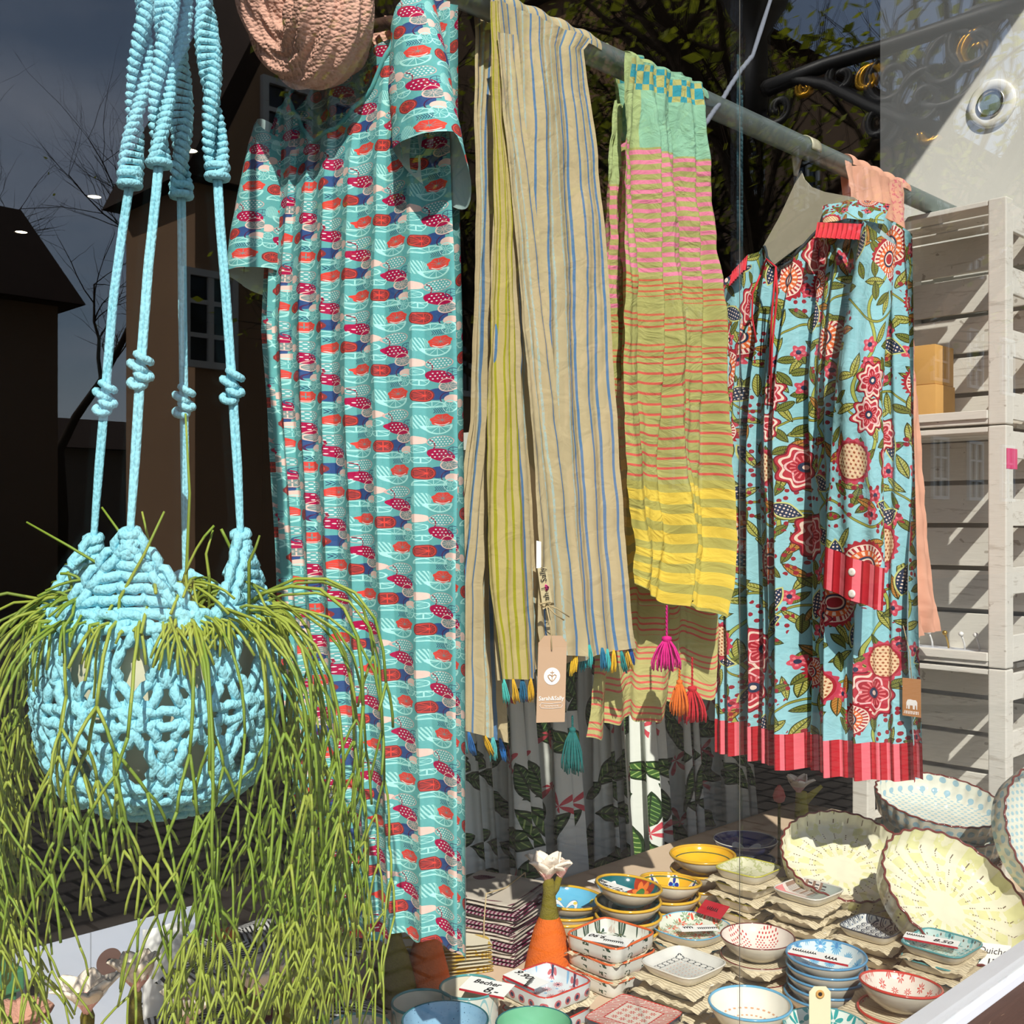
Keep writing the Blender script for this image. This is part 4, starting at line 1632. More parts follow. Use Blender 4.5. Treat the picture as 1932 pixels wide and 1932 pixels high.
# ---- tunic dress with the Indian floral print
TX = 2.0
d2 = thing('tunic_dress', 'pale blue tunic dress with red floral print and red striped hem and cuffs', 'dress', (TX + 0.03, 1.19, EYE + 0.62))
near2 = curve_fn([-0.5, -0.2, 0.2, 0.45, 0.65], [0.966, 0.975, 0.985, 0.985, 0.985])
far2 = curve_fn([-0.5, -0.2, 0.2, 0.45, 0.65], [1.400, 1.402, 1.400, 1.385, 1.37])


def top2(s):
    y = lerp(0.985, 1.37, s)
    return interp(y, [0.98, 1.02, 1.08, 1.14, 1.16, 1.20, 1.237, 1.26, 1.288, 1.32, 1.37], [0.555, 0.59, 0.625, 0.632, 0.60, 0.545, 0.515, 0.535, 0.582, 0.57, 0.52])


def gath(s, h):
    a = interp(h, [-0.5, 0.1, 0.45, 0.56, 0.65], [0.026, 0.025, 0.018, 0.009, 0.002])
    w = s + 0.012 * math.sin(7 * h + s * 5)
    return a * (0.7 * math.sin(w * 17 + 0.6) + 0.6 * math.sin(w * 31) + 0.5 * math.sin(w * 53 + 1.2 + h) + 0.3 * math.sin(w * 97 + 2 * h) + 0.6 * fbm(s * 7, h * 1.5, 9))


def x2(s, h):
    b = 0.05 * math.sin(math.pi * s) * interp(h, [-0.5, 0.3, 0.66], [1, 0.9, 0.1])
    return TX + 0.02 - b + gath(s, h)


def x2b(s, h):
    return TX + 0.065 + 0.03 * math.sin(math.pi * s) * interp(h, [-0.5, 0.3, 0.66], [1, 0.8, 0.1]) + 0.006 * math.sin(s * 40) - 0.008 * interp(h, [0.4, 0.62], [0, 1])


HB = -0.425
slit = 0.66


def body2():
    mb = dress_panel(x2, near2, far2, top2, lambda s: HB, 210, 120, 1.4)
    # open the neck slit
    keep = []
    nu = 211
    for f in mb.f:
        i = f[0] % nu / 210.0
        z = mb.v[f[0]][2] - EYE
        w = 0.012 * (z - 0.36) / 0.16 + 0.006
        if z > 0.365 and abs(i - slit) < w / 0.4:
            continue
        keep.append(f)
    mb.f = keep
    return mb


part('front_panel', body2(), MT['floral'], d2)
part('back_panel', dress_panel(x2b, near2, far2, lambda s: interp(lerp(0.985, 1.37, s), [0.98, 1.02, 1.08, 1.14, 1.2, 1.288, 1.32, 1.37], [0.555, 0.59, 0.625, 0.632, 0.61, 0.60, 0.575, 0.52]), lambda s: HB, 80, 60, 1.2, 0.5), MT['floral'], d2)
part('hem_band', dress_panel(lambda s, h: x2(s, max(h, HB)) - 0.001, near2, far2, lambda s: HB + 0.002, lambda s: -0.495, 210, 10, 1.25), MT['redstripe'], d2)
part('hem_band', dress_panel(lambda s, h: x2b(s, max(h, HB)) + 0.001, near2, far2, lambda s: HB + 0.002, lambda s: -0.495, 80, 6, 1.25), MT['redstripe'], d2)


def long_sleeve(sx0, sx, ys, hs, ye, he, w0, w1, uo, tw=0.0):
    mb = MB()

    def fn(s, t):
        a = 2 * math.pi * s
        cs, sn = math.cos(a), math.sin(a)
        y = lerp(ys, ye, t) + cs * lerp(w0, w1, t) * 0.5
        h = lerp(hs + 0.03 * cs * tw, he + 0.020 * cs, t)
        x = lerp(sx0, sx, min(1, t * 2.2)) + sn * lerp(0.028, 0.020, t) + 0.006 * math.sin(cs * 7 + t * 5) * t + 0.004 * fbm(s * 5, t * 6, uo)
        return Vector((x, y, EYE + h)), (s * 0.30 + uo, 0.7 - h)
    mb.grid(fn, 44, 70)
    return mb, fn


def cuffs(fn, L, uo):
    mb = MB()

    def g(s, t):
        p, uv = fn(s, 1.0)
        return p + Vector((0, 0.004 * t, -L * t)) + Vector((-0.002 * math.sin(2 * math.pi * s) * -1, 0, 0)), (s * 0.26 + uo, t * L)
    return mb.grid(g, 44, 8)


sm, sf = long_sleeve(TX - 0.02, TX - 0.092, 1.012, 0.555, 1.022, -0.062, 0.062, 0.118, 0.2, 1)
part('sleeve', sm, MT['floral'], d2)
cf = part('cuff', cuffs(sf, 0.078, 0.0), MT['redstripe'], d2, label='red and pink striped cuff with two white buttons')
for q in (0.022, 0.062):
    p, _ = sf(0.70, 1.0)
    bm = MB().lathe([(0.0005, 0.0025), (0.005, 0.003), (0.0075, 0.0015), (0.0075, 0), (0.0005, 0)], 14, capt=True)
    b = put('button', bm.mesh('button', plain('pearl_button', srgb(244, 236, 226), 0.3), True), cf)
    b.location = p + Vector((-0.009, 0.012, -q)) - d2.location
    b.rotation_euler = (0, -math.pi / 2, 0)
sm, sf = long_sleeve(TX + 0.02, TX + 0.02, 1.355, 0.52, 1.415, -0.09, 0.075, 0.075, 0.7, -1)
part('sleeve', sm, MT['floral'], d2)
part('cuff', cuffs(sf, 0.075, 0.1), MT['redstripe'], d2)
# yoke and red ruffle
ym = MB()
ym.grid(lambda s, t: (Vector((TX - 0.004 - 0.032 * t + 0.003 * math.sin(s * 19), lerp(0.998, 1.142 - 0.02 * t, s), EYE + lerp(0.633, 0.588, t) - 0.05 * max(0, 0.6 - s) ** 1.3)), (s * 0.21 + 1.31, 0.22 + t * 0.10)), 16, 8)
part('shoulder_yoke', ym, MT['floral'], d2)
rm_ = MB()
rm_.grid(lambda s, t: (Vector((TX - 0.040 - 0.010 * t + 0.006 * math.sin(s * 60) * t, lerp(1.132, 1.035, s), EYE + lerp(0.592, 0.560, t) - 0.022 * s)), (s, t)), 70, 5)
part('ruffle', rm_, plain('red_ruffle', srgb(220, 58, 70), 0.8), d2, label='gathered red ruffle')
rm_ = MB()
rm_.grid(lambda s, t: (Vector((TX - 0.020 - 0.008 * t + 0.005 * math.sin(s * 50) * t, lerp(1.305, 1.345, s), EYE + lerp(0.562, 0.53, t) - 0.03 * s)), (s, t)), 40, 5)
part('ruffle', rm_, plain('red_ruffle_far', srgb(220, 58, 70), 0.8), d2)
# ties
red = plain('red_tie_cord', srgb(206, 44, 56), 0.8)
tm = MB()
tx = TX - 0.045
tm.tube([Vector((tx, 1.262, EYE + 0.50)), Vector((tx - 0.01, 1.238, EYE + 0.535)), Vector((tx - 0.012, 1.215, EYE + 0.515)), Vector((tx - 0.01, 1.226, EYE + 0.42)), Vector((tx - 0.005, 1.235, EYE + 0.30))], 0.0022, 6)
tm.tube([Vector((tx, 1.255, EYE + 0.515)), Vector((tx - 0.012, 1.27, EYE + 0.47)), Vector((tx - 0.01, 1.272, EYE + 0.42)), Vector((tx - 0.01, 1.262, EYE + 0.37))], 0.0022, 6)
tm.tube([Vector((tx, 1.222, EYE + 0.51)), Vector((tx - 0.012, 1.212, EYE + 0.46)), Vector((tx - 0.011, 1.224, EYE + 0.36)), Vector((tx - 0.006, 1.232, EYE + 0.25))], 0.0022, 6)
part('neck_tie', tm, red, d2)
nbm = MB()
pts = [Vector((x2(s, top2(s)) - 0.002, lerp(0.985, 1.37, s), EYE + top2(s))) for s in np.linspace(0.41, 0.80, 30)]
nbm.tube(pts, 0.0028, 6)
part('neck_binding', nbm, plain('dark_binding', srgb(50, 60, 66), 0.8), d2)
part('paper_label', MB().b2((TX + 0.045, 1.222, EYE + 0.30), (TX + 0.0458, 1.262, EYE + 0.47)), MT['cream_card'], d2, False)
# swing tag on the tunic
tgp = on_x(1720, 1316, 2.02)
cm = MB().b2((-0.0008, -0.018, -0.036), (0.0008, 0.018, 0.036))
sw2 = put('swing_tag', cm.mesh('swing_tag', plain('brown_tag_card', srgb(190, 134, 84), 0.8), False), d2)
sw2.location = tgp - d2.location
sw2['label'] = 'small brown swing tag with white elephant'
sm_ = MB()
k1 = tgp + Vector((0, 0, 0.034))
sm_.tube([on_x(1704, 1180, 2.02), on_x(1716, 1230, 2.02), k1], 0.0009, 5)
part('tag_string', sm_, MT['string'], d2)
ele = [(-0.010, -0.010), (-0.010, 0.002), (-0.0075, 0.0075), (-0.002, 0.0085), (0.004, 0.0075), (0.0085, 0.008), (0.0115, 0.004), (0.0115, -0.010), (0.0098, -0.010), (0.0092, -0.002), (0.007, -0.0025), (0.0065, -0.010), (0.003, -0.010), (0.0025, -0.003), (-0.003, -0.003), (-0.0035, -0.010), (-0.0065, -0.010), (-0.007, -0.003), (-0.0085, -0.004), (-0.0085, -0.010)]
em2 = MB()
em2.prism([Vector((-0.0010, -a, b - 0.012)) for a, b in ele], (-0.0002, 0, 0), None)
put('elephant_emblem', em2.mesh('elephant_emblem', MT['white_ink'], False), sw2)
rb_ = MB()
for i in range(12):
    y_ = -0.0135 + 0.00245 * i
    rb_.tube([(-0.0011, y_, -0.0255), (-0.0011, y_ + 0.0005 * (i % 2), -0.0315)], 0.00055, 4)
    if i % 2:
        rb_.tube([(-0.0011, y_, -0.0255 - 0.0015 * (i % 4)), (-0.0011, y_ + 0.0022, -0.0258 - 0.0015 * (i % 4))], 0.0004, 4)
put('tiny_print', rb_.mesh('tiny_print', MT['white_ink'], False), sw2)

# card hanger of the tunic
h2 = thing('card_hanger', 'grey card hanger with broad curved hook holding the floral tunic', 'hanger', (TX + 0.045, RAILY, RAILZ))
hx = TX + 0.036
poly = [on_x(u, v, hx) for (u, v) in ((1497, 352), (1504, 333), (1511, 322), (1517, 338), (1530, 352), (1556, 362), (1610, 372), (1680, 420), (1694, 446), (1690, 470), (1640, 440), (1560, 430), (1500, 470), (1440, 515), (1404, 560), (1398, 545), (1432, 478), (1470, 410))]
o = part('hanger_body', MB().prism(poly, (0.004, 0, 0), None), MT['hanger'], h2, False)
hk = MB()
hw = 0.018


def hook(s, t):
    a = lerp(-2.5, 0.9, t)
    r = 0.0245
    if t < 0.28:
        q = t / 0.28
        y0, z0 = RAILY + r * math.cos(-2.5) * -1, RAILZ + r * math.sin(-2.5)
        P = lerp(on_x(1500, 332, hx) + Vector((0, 0, 0)), Vector((hx, RAILY + r * 1.02, RAILZ - 0.012)), q)
    else:
        q = (t - 0.28) / 0.72
        ang = lerp(-0.45, 3.5, q)
        P = Vector((hx, RAILY + r * math.cos(ang), RAILZ + r * math.sin(ang)))
    return P + Vector((lerp(-hw, hw, s) * min(1, 0.35 + 2.5 * t) + 0.0, 0, 0)), (s, t)


hk.grid(hook, 3, 30)
o = part('hook', hk, MT['hook'], h2)
sl = o.modifiers.new('thick', 'SOLIDIFY')
sl.thickness = 0.0025
sl.offset = 1

# ---- garments on the rear rail
rr = thing('rear_clothes_rail', 'thin dark rail behind the scarves carrying the leaf print skirts', 'rail', (1.9, 1.98, EYE + 0.2))
part('pipe', MB().tube([(1.45, 1.98, EYE + 0.2), (3.3, 1.98, EYE + 0.2)], 0.012, 10), MT['dark'], rr)


def skirt(xp, y0, y1, mat, label, cat, seed, lean=0.0, top=0.18, low=-0.93):
    t = thing('hanging_skirt', label, cat, (xp, (y0 + y1) / 2, EYE + top), group='leaf print skirts on the rear rail' if mat == 'palm' else None)
    R = random.Random(seed)
    f1, f2, p1 = R.uniform(4, 6), R.uniform(9, 12), R.uniform(0, 6)
    for side, nm in ((-1, 'front_panel'), (1, 'back_panel')):
        mb = MB()

        def fn(s, tt):
            h = lerp(top, low, tt)
            w = 0.55 + 0.45 * tt
            y = lerp(y0, y1, 0.5 + (s - 0.5) * w)
            fold = 0.022 * math.sin(f1 * 6.28 * s + p1) + 0.010 * math.sin(f2 * 6.28 * s + tt * 2)
            x = xp + side * (0.02 + 0.025 * tt * math.sin(math.pi * s)) + fold * tt + lean * (s - 0.5)
            return Vector((x, y, EYE + h)), (s * 0.5 + seed * 0.3, h)
        mb.grid(fn, 60, 40)
        part(nm, mb, MT[mat], t)
    part('waistband', MB().b2((xp - 0.03, lerp(y0, y1, 0.22), EYE + top - 0.01), (xp + 0.03, lerp(y0, y1, 0.78), EYE + top + 0.03)), MT[mat], t, False)


skirt(1.585, 1.80, 2.22, 'bluefl', 'white skirt with dark blue flowers on the rear rail', 'skirt', 1)
for i, x in enumerate((1.76, 1.92, 2.08, 2.25, 2.42, 2.60, 2.80)):
    lab = 'white skirt with green palm leaves and pink flowers on the rear rail'
    if i == 0:
        lab = 'palm leaf skirt hanging next to the blue flowered skirt'
    if i == 6:
        lab = 'last palm leaf skirt on the rear rail, behind the floral tunic'
    skirt(x, 1.80 + 0.012 * (i % 3), 2.22, 'palm', lab, 'skirt', 2 + i, lean=0.10)

# ------------------------------------------------------------------ macrame plant hanger
def path_len(pts):
    d = [0.0]
    for a, b in zip(pts, pts[1:]):
        d.append(d[-1] + (b - a).length)
    return d


def resample(pts, step):
    pts = [Vector(p) for p in pts]
    d = path_len(pts)
    n = max(2, int(d[-1] / step) + 1)
    out_ = []
    arr = np.array([tuple(p) for p in pts])
    for q in np.linspace(0, d[-1], n):
        out_.append(Vector([np.interp(q, d, arr[:, k]) for k in range(3)]))
    return out_


def chain(mb, pts, nrm, step=0.021, w=0.0075, r=0.0062):
    """crochet chain: overlapping V shaped links along a path; nrm(p) is the outward normal"""
    q = resample(pts, step)
    for i in range(len(q) - 1):
        a, b = q[i], q[i + 1]
        t = b - a
        if t.length < 1e-6:
            continue
        L = t.length
        t.normalize()
        n = nrm(a)
        n = (n - t * n.dot(t)).normalized()
        side = t.cross(n)
        for s in (-1, 1):
            p0 = a - t * (0.35 * L) + side * (s * w * 0.10) - n * 0.002
            p1 = a + t * (0.10 * L) + side * (s * w * 1.15) + n * 0.003
            p2 = a + t * (0.60 * L) + side * (s * w * 1.0) + n * 0.004
            p3 = a + t * (1.05 * L) + side * (s * w * 0.15) - n * 0.001
            mb.tube([p0, p1, p2, p3], [r * 0.75, r, r, r * 0.75], 6)


def twist(mb, pts, r=0.0042, off=0.0036, pitch=0.035, n=6):
    q = resample(pts, 0.006)
    for k in range(2):
        o_ = []
        for i, p in enumerate(q):
            t = (q[min(i + 1, len(q) - 1)] - q[max(i - 1, 0)]).normalized()
            a = t.orthogonal().normalized()
            b = t.cross(a)
            g = i * 0.006 / pitch * 2 * math.pi + math.pi * k
            o_.append(p + (a * math.cos(g) + b * math.sin(g)) * off)
        mb.tube(o_, r, n)


BC = at_d(300, HOR, 1.1)
BC.z = EYE
mh = thing('macrame_hanger', 'turquoise macrame plant hanger of thick cotton cord with knotted basket', 'plant hanger', BC + Vector((0, 0, -0.272)))


def bag_r(h):
    return interp(h, [-0.272, -0.264, -0.248, -0.215, -0.175, -0.125, -0.085], [0.052, 0.074, 0.092, 0.106, 0.112, 0.110, 0.104])


def bag_p(a, h):
    r = bag_r(h)
    return BC + RT * (r * math.cos(a)) + FW * (r * math.sin(a)) + Vector((0, 0, h))


def bag_n(p):
    d = Vector(p) - BC
    return Vector((d.x, d.y, (d.z + 0.16) * 0.5)).normalized()


bk = MB()
NH = 13
for k in range(NH):
    for s in (-1, 1):
        a0 = 2 * math.pi * k / NH
        pts = [bag_p(a0 + s * (0.95 * j / 14), lerp(-0.262, -0.088, j / 14)) for j in range(15)]
        chain(bk, pts, bag_n, 0.0200, 0.0068, 0.0050)
for h in (-0.270, -0.246, -0.175, -0.09):
    chain(bk, [bag_p(2 * math.pi * j / 48, h) for j in range(49)], bag_n, 0.020, 0.0068, 0.0050)
part('basket', bk, MT['cord'], mh)

apex = [at_d(176, 1024, 1.125), at_d(245, 1014, 1.015), at_d(454, 1016, 1.09), at_d(350, 1092, 1.185)]
cang = []
for p in apex:
    d = p - BC
    cang.append(math.atan2(d.dot(FW), d.dot(RT)))
for ap, ca_ in zip(apex, cang):
    tb_ = MB()
    half = 0.62
    L = bag_p(ca_ - half, -0.095)
    Rr = bag_p(ca_ + half, -0.095)
    for e in (L, Rr):
        chain(tb_, [ap, lerp(ap, e, 0.5) + bag_n(e) * 0.004, e], bag_n, 0.019, 0.0062, 0.0048)
    rows = 7
    for j in range(1, rows + 1):
        t = j / (rows + 0.3)
        a, b = lerp(ap, L, t), lerp(ap, Rr, t)
        m = (a + b) / 2 + bag_n((a + b) / 2) * (0.012 * t)
        pts = [a, lerp(a, m, 0.5) + bag_n(a) * 0.004 * t, m, lerp(m, b, 0.5) + bag_n(b) * 0.004 * t, b]
        if (a - b).length > 0.012:
            chain(tb_, pts if j % 2 else pts[::-1], bag_n, 0.018, 0.0066, 0.0050)
    # the knot that closes the tab
    for q in range(3):
        c = ap + Vector((0, 0, 0.004 - 0.011 * q))
        tb_.tube([c + (RT * math.cos(g) + FW * math.sin(g)) * 0.0068 + Vector((0, 0, 0.003 * math.sin(g + q))) for g in np.linspace(0, 2 * math.pi, 11)[:-1]], 0.0048, 6, closed=True)
    part('basket_tab', tb_, MT['cord'], mh)

top_pt = at_d(338, -430, 1.1)
strands = [
    [(176, 1024, 1.125), (187, 880, 1.123), (198, 752, 1.121), (214, 560, 1.118), (232, 430, 1.116), (245, 345, 1.114)],
    [(245, 1014, 1.015), (256, 850, 1.022), (265, 700, 1.03), (280, 500, 1.045), (292, 390, 1.05), (300, 305, 1.055)],
    [(454, 1016, 1.09), (448, 880, 1.09), (438, 730, 1.09), (425, 540, 1.092), (415, 420, 1.094), (410, 330, 1.095)],
    [(350, 1092, 1.185), (349, 900, 1.18), (347, 758, 1.175), (344, 560, 1.165), (343, 440, 1.16), (342, 365, 1.155)],
]
sin_top = [[(252, 250), (262, 160), (270, 70), (278, -20), (290, -120)], [(303, 220), (309, 130), (312, 40), (318, -60), (325, -150)],
           [(404, 240), (398, 150), (391, 70), (384, -20), (368, -130)], [(342, 260), (341, 150), (340, 40), (340, -60), (340, -150)]]
knots = [2, 2, 2, 2]
for si, (st_, tp_) in enumerate(zip(strands, sin_top)):
    lo = [at_d(*q) for q in st_]
    cmb = MB()
    for off in (-0.0023, 0.0023):
        cmb.tube(resample([p + RT * off * (0.9 if i else 0.3) for i, p in enumerate(lo)], 0.012), 0.0027, 8)
    part('cord', cmb, MT['cord'], mh)
    # overhand knot
    km = MB()
    c = lo[2]
    for q in range(4):
        z = 0.012 - 0.0078 * q
        sh = RT * (0.003 * (-1) ** q)
        ring = [c + sh + RT * (0.0064 * math.cos(g)) + FW * (0.0064 * math.sin(g)) + Vector((0, 0, z - 0.004 * math.cos(g + 0.4 * q))) for g in np.linspace(0, 2 * math.pi, 13)[:-1]]
        km.tube(ring, 0.0038, 7, closed=True)
    part('knot', km, MT['cord'], mh)
    # twisted half knot sinnet
    dl = st_[-1][2]
    up = [lo[-1]] + [at_d(u, v, lerp(dl, 1.1, min(1, (st_[-1][1] - v) / 700))) for (u, v) in tp_] + [top_pt]
    q = resample(up, 0.0072)
    sm = MB()
    for i in range(len(q) - 1):
        t = (q[i + 1] - q[i]).normalized()
        g = i * 0.235 + si * 1.3
        a = (RT * math.cos(g) + FW * math.sin(g))
        b = t.cross(a).normalized()
        for s in (-1, 1):
            p = q[i]
            wv = 0.0098
            sm.tube([p + a * (s * wv * 0.2) + b * 0.0045 - t * 0.002, p + a * (s * wv * 0.8) + b * 0.004, p + a * (s * wv) + t * 0.003, p + a * (s * wv * 0.75) - b * 0.0045 + t * 0.006, p - b * 0.005 + t * 0.006],
                    [0.0034, 0.0038, 0.0038, 0.0036, 0.0032], 6)
    # collar at its lower end
    c = lo[-1]
    for k in range(2 if si != 1 else 1):
        sm.tube([c + RT * (0.0092 * math.cos(g)) + FW * (0.009 * math.sin(g)) + Vector((0, 0, -0.002 + 0.0095 * k)) for g in np.linspace(0, 2 * math.pi, 13)[:-1]], 0.0042, 7, closed=True)
    part('knotted_sinnet', sm, MT['cord'], mh)
tr_ = MB()
tr_.tube([top_pt, Vector((top_pt.x, top_pt.y, 3.3))], 0.006, 8)
part('top_cord', tr_, MT['cord'], mh)

# pot and plant
pot = thing('plant_pot', 'cream plant pot standing inside the turquoise macrame basket', 'pot', BC + Vector((0, 0, -0.256)))
part('pot_body', MB().lathe([(0.001, 0.0), (0.055, 0.0), (0.085, 0.06), (0.098, 0.14), (0.098, 0.174), (0.094, 0.174), (0.092, 0.16), (0.001, 0.155)], 36), MT['cream_pot'], pot, world=False)
part('soil', MB().lathe([(0.091, 0.160), (0.05, 0.168), (0.001, 0.170)], 24), MT['soil'], pot, world=False)

plant = thing('rhipsalis_plant', 'bushy trailing green rhipsalis cactus spilling out of the macrame basket', 'plant', BC + Vector((0, 0, -0.09)))
PR = random.Random(11)
sb = MB()
tip = MB()


def seg(p, d, L, r, grav, n=4):
    pts = [p.copy()]
    dd = d.copy()
    q = p.copy()
    for i in range(n):
        dd = dd + Vector((0, 0, -grav)) + Vector((PR.gauss(0, 1), PR.gauss(0, 1), PR.gauss(0, 1))) * 0.05
        rad = Vector((q.x - BC.x, q.y - BC.y, 0))
        over = rad.length - 0.135
        if over > 0:
            out_ = rad.normalized()
            k = dd.dot(out_)
            if k > 0:
                dd = dd - out_ * (k * min(0.6, over * 7))
        dd.normalize()
        q = q + dd * (L / n)
        q.y = max(q.y, GLASS + 0.012)
        pts.append(q.copy())
    return pts, dd


def clear_of_basket(p):
    h = p.z - EYE
    d = Vector((p.x - BC.x, p.y - BC.y, 0))
    if -0.30 < h < -0.09:
        m = bag_r(h) + 0.016
        if d.length < m:
            d = d.normalized() * m if d.length > 1e-4 else RT * m
            return Vector((BC.x + d.x, BC.y + d.y, p.z))
    return p


def grow(p, d, L, r, lev, maxlev):
    pts, dd = seg(p, d, L, r, 0.34 if lev == 0 else 0.20, 7 if lev == 0 else 4)
    pts = [pts[0]] + [clear_of_basket(a) for a in pts[1:]]
    if pts[-1].z < TABLE + 0.10:
        pts = [a for a in pts if a.z > TABLE + 0.09]
        if len(pts) < 2:
            return
        lev = maxlev
    sb.tube(pts, [r] + [r * 0.92] * (len(pts) - 2) + [r * 0.85], 5)
    if lev >= maxlev:
        return
    k = PR.choice((1, 2, 2, 3)) if lev < 3 else PR.choice((1, 1, 2, 2))
    base = PR.uniform(0, 6.28)
    ax = dd.orthogonal().normalized()
    ay = dd.cross(ax)
    for j in range(k):
        g = base + 6.283 * j / k
        off = ax * math.cos(g) + ay * math.sin(g)
        nd = (dd + off * PR.uniform(0.45, 0.95) + Vector((0, 0, -0.05))).normalized()
        grow(pts[-1], nd, PR.uniform(0.025, 0.066), r * 0.94, lev + 1, maxlev)


def sprout(ang, rad, out_, upw, L, ml, h0=-0.085):
    p = BC + RT * (rad * math.cos(ang)) + FW * (rad * math.sin(ang)) + Vector((0, 0, h0))
    d = (RT * math.cos(ang) + FW * math.sin(ang)) * (out_ * 0.8) + Vector((0, 0, upw))
    grow(p, d.normalized(), L, 0.0019 + PR.uniform(-0.0004, 0.0001), 0, ml)


for i in range(32):
    a = PR.uniform(0, 2 * math.pi)
    sprout(a, PR.uniform(0.06, 0.10), 1.0, PR.uniform(-0.2, 0.8), PR.uniform(0.06, 0.16), PR.choice((3, 3, 4)))
# long trailing ones, mostly on the side of the dress and towards the wall
for i in range(26):
    a = PR.choice((PR.uniform(-1.4, 0.9), PR.uniform(-1.2, 0.5), PR.uniform(-1.6, 0.6), PR.uniform(2.6, 4.2), PR.uniform(0, 6.28)))
    sprout(a, PR.uniform(0.08, 0.105), 1.0, PR.uniform(-0.2, 0.5), PR.uniform(0.12, 0.28), PR.choice((4, 5, 6)))
# short dense tuft on the crown
for i in range(170):
    a = PR.uniform(0, 2 * math.pi)
    sprout(a, PR.uniform(0.0, 0.085), PR.uniform(0.1, 0.9), 1.0, PR.uniform(0.025, 0.055), PR.choice((0, 1, 1)))
# long arching shoots over the dress
for (a, up_, L) in ((-0.2, 0.9, 0.22), (0.1, 0.7, 0.24), (-0.5, 0.5, 0.20), (0.3, 1.0, 0.18), (3.1, 0.7, 0.20), (2.8, 0.4, 0.20), (3.5, 0.9, 0.18), (-0.1, 0.4, 0.22), (-0.3, 1.2, 0.22)):
    sprout(a, 0.09, 1.0, up_, L, 1)
o = part('stems', sb, MT['stem'], plant)
o['kind'] = 'stuff'
# a few upright shoots singled out
for (u0, v0, u1, v1, d) in ((205, 1075, 50, 985, 1.06), (250, 1070, 192, 957, 1.04), (225, 1130, 310, 965, 1.0), (300, 1100, 268, 965, 1.08), (352, 1080, 350, 780, 1.10), (395, 1090, 402, 1000, 1.08), (470, 1060, 490, 1010, 1.05)):
    a, b = at_d(u0, v0, d), at_d(u1, v1, d)
    m = lerp(a, b, 0.5) + RT * PR.uniform(-0.006, 0.006)
    part('shoot', MB().tube([a + Vector((0, 0, -0.05)), a, m, b], [0.0018, 0.0017, 0.0014, 0.001], 5), MT['stem'], plant)

# ------------------------------------------------------------------ crockery on the table
WHITE = srgb(238, 234, 222)


def squarish(n=5.0):
    return lambda g: (abs(math.cos(g)) ** n + abs(math.sin(g)) ** n) ** (-1.0 / n)


def fluted(k=28, a=0.022):
    return lambda g: 1.0 + a * math.cos(k * g)


DISH = {}


def dish_kind(key, R, H, outer, inner_prof, outer_prof, inner_mat, rim_mat, outline=None, rim=0.0022, n=48, rmin=0.0):
    """profiles in fractions of R and H"""
    ob = MB().lathe([(max(0.0004, r * R), z * H) for r, z in outer_prof], n, outline, rmin=rmin * R)
    ib = MB().lathe([(max(0.0004, r * R), z * H) for r, z in inner_prof], n, outline, rmin=rmin * R)
    rb = MB()
    rr, rz = inner_prof[0]
    rr = (rr + outer_prof[-1][0]) / 2
    pts = []
    for k in range(n):
        g = 2 * math.pi * k / n
        m = outline(g) if outline else 1.0
        pts.append(Vector((rr * R * m * math.cos(g), rr * R * m * math.sin(g), rz * H)))
    rb.tube(pts, rim, 6, closed=True)
    DISH[key] = [('body', ob.mesh('body', outer)), ('inner_glaze', ib.mesh('inner_glaze', inner_mat)), ('rim', rb.mesh('rim', rim_mat))]


def place(name, key, label, cat, loc, rz=0.0, tilt=(0.0, 0.0), group=None):
    t = thing(name, label, cat, loc, (tilt[0], tilt[1], rz), group)
    for nm, me in DISH[key]:
        put(nm, me, t)
    return t


BOWL_O = [(0, 0.0), (0.45, 0.0), (0.50, 0.06), (0.80, 0.42), (0.97, 0.85), (1.0, 1.0)]
BOWL_I = [(0.955, 1.0), (0.92, 0.82), (0.76, 0.42), (0.48, 0.14), (0.2, 0.09), (0, 0.085)]
PLATE_O = [(0, 0.0), (0.78, 0.0), (0.84, 0.12), (0.94, 0.6), (1.0, 1.0)]
PLATE_I = [(0.965, 1.0), (0.90, 0.62), (0.80, 0.26), (0.4, 0.2), (0, 0.2)]
TRAY_O = [(0, 0.0), (0.93, 0.0), (0.97, 0.08), (0.985, 0.5), (1.0, 1.0)]
TRAY_I = [(0.955, 1.0), (0.935, 0.55), (0.90, 0.16), (0.5, 0.12), (0, 0.12)]
PIE_O = [(0, 0.0), (0.90, 0.0), (0.93, 0.08), (0.97, 0.6), (1.0, 1.0)]
PIE_I = [(0.975, 1.0), (0.945, 0.6), (0.90, 0.14), (0.5, 0.10), (0, 0.10)]
MUG_O = [(0, 0.0), (0.70, 0.0), (0.80, 0.05), (0.97, 0.5), (1.0, 1.0)]
MUG_I = [(0.94, 1.0), (0.91, 0.5), (0.76, 0.10), (0.4, 0.06), (0, 0.06)]

white_o = m_glaze('cream_stoneware', srgb(232, 224, 206))
C = {}
for k, c in (('yellow', (226, 178, 52)), ('blue', (96, 158, 200)), ('teal', (86, 160, 162)), ('red', (206, 66, 56)), ('orange', (228, 104, 52)), ('grey', (66, 72, 84)), ('brown', (116, 50, 46)),
             ('white', (230, 226, 214)), ('lemon', (206, 200, 90)), ('sky', (110, 180, 216)), ('darkteal', (36, 110, 118)), ('green', (96, 168, 128))):
    C[k] = m_glaze('rim_' + k, srgb(*c))

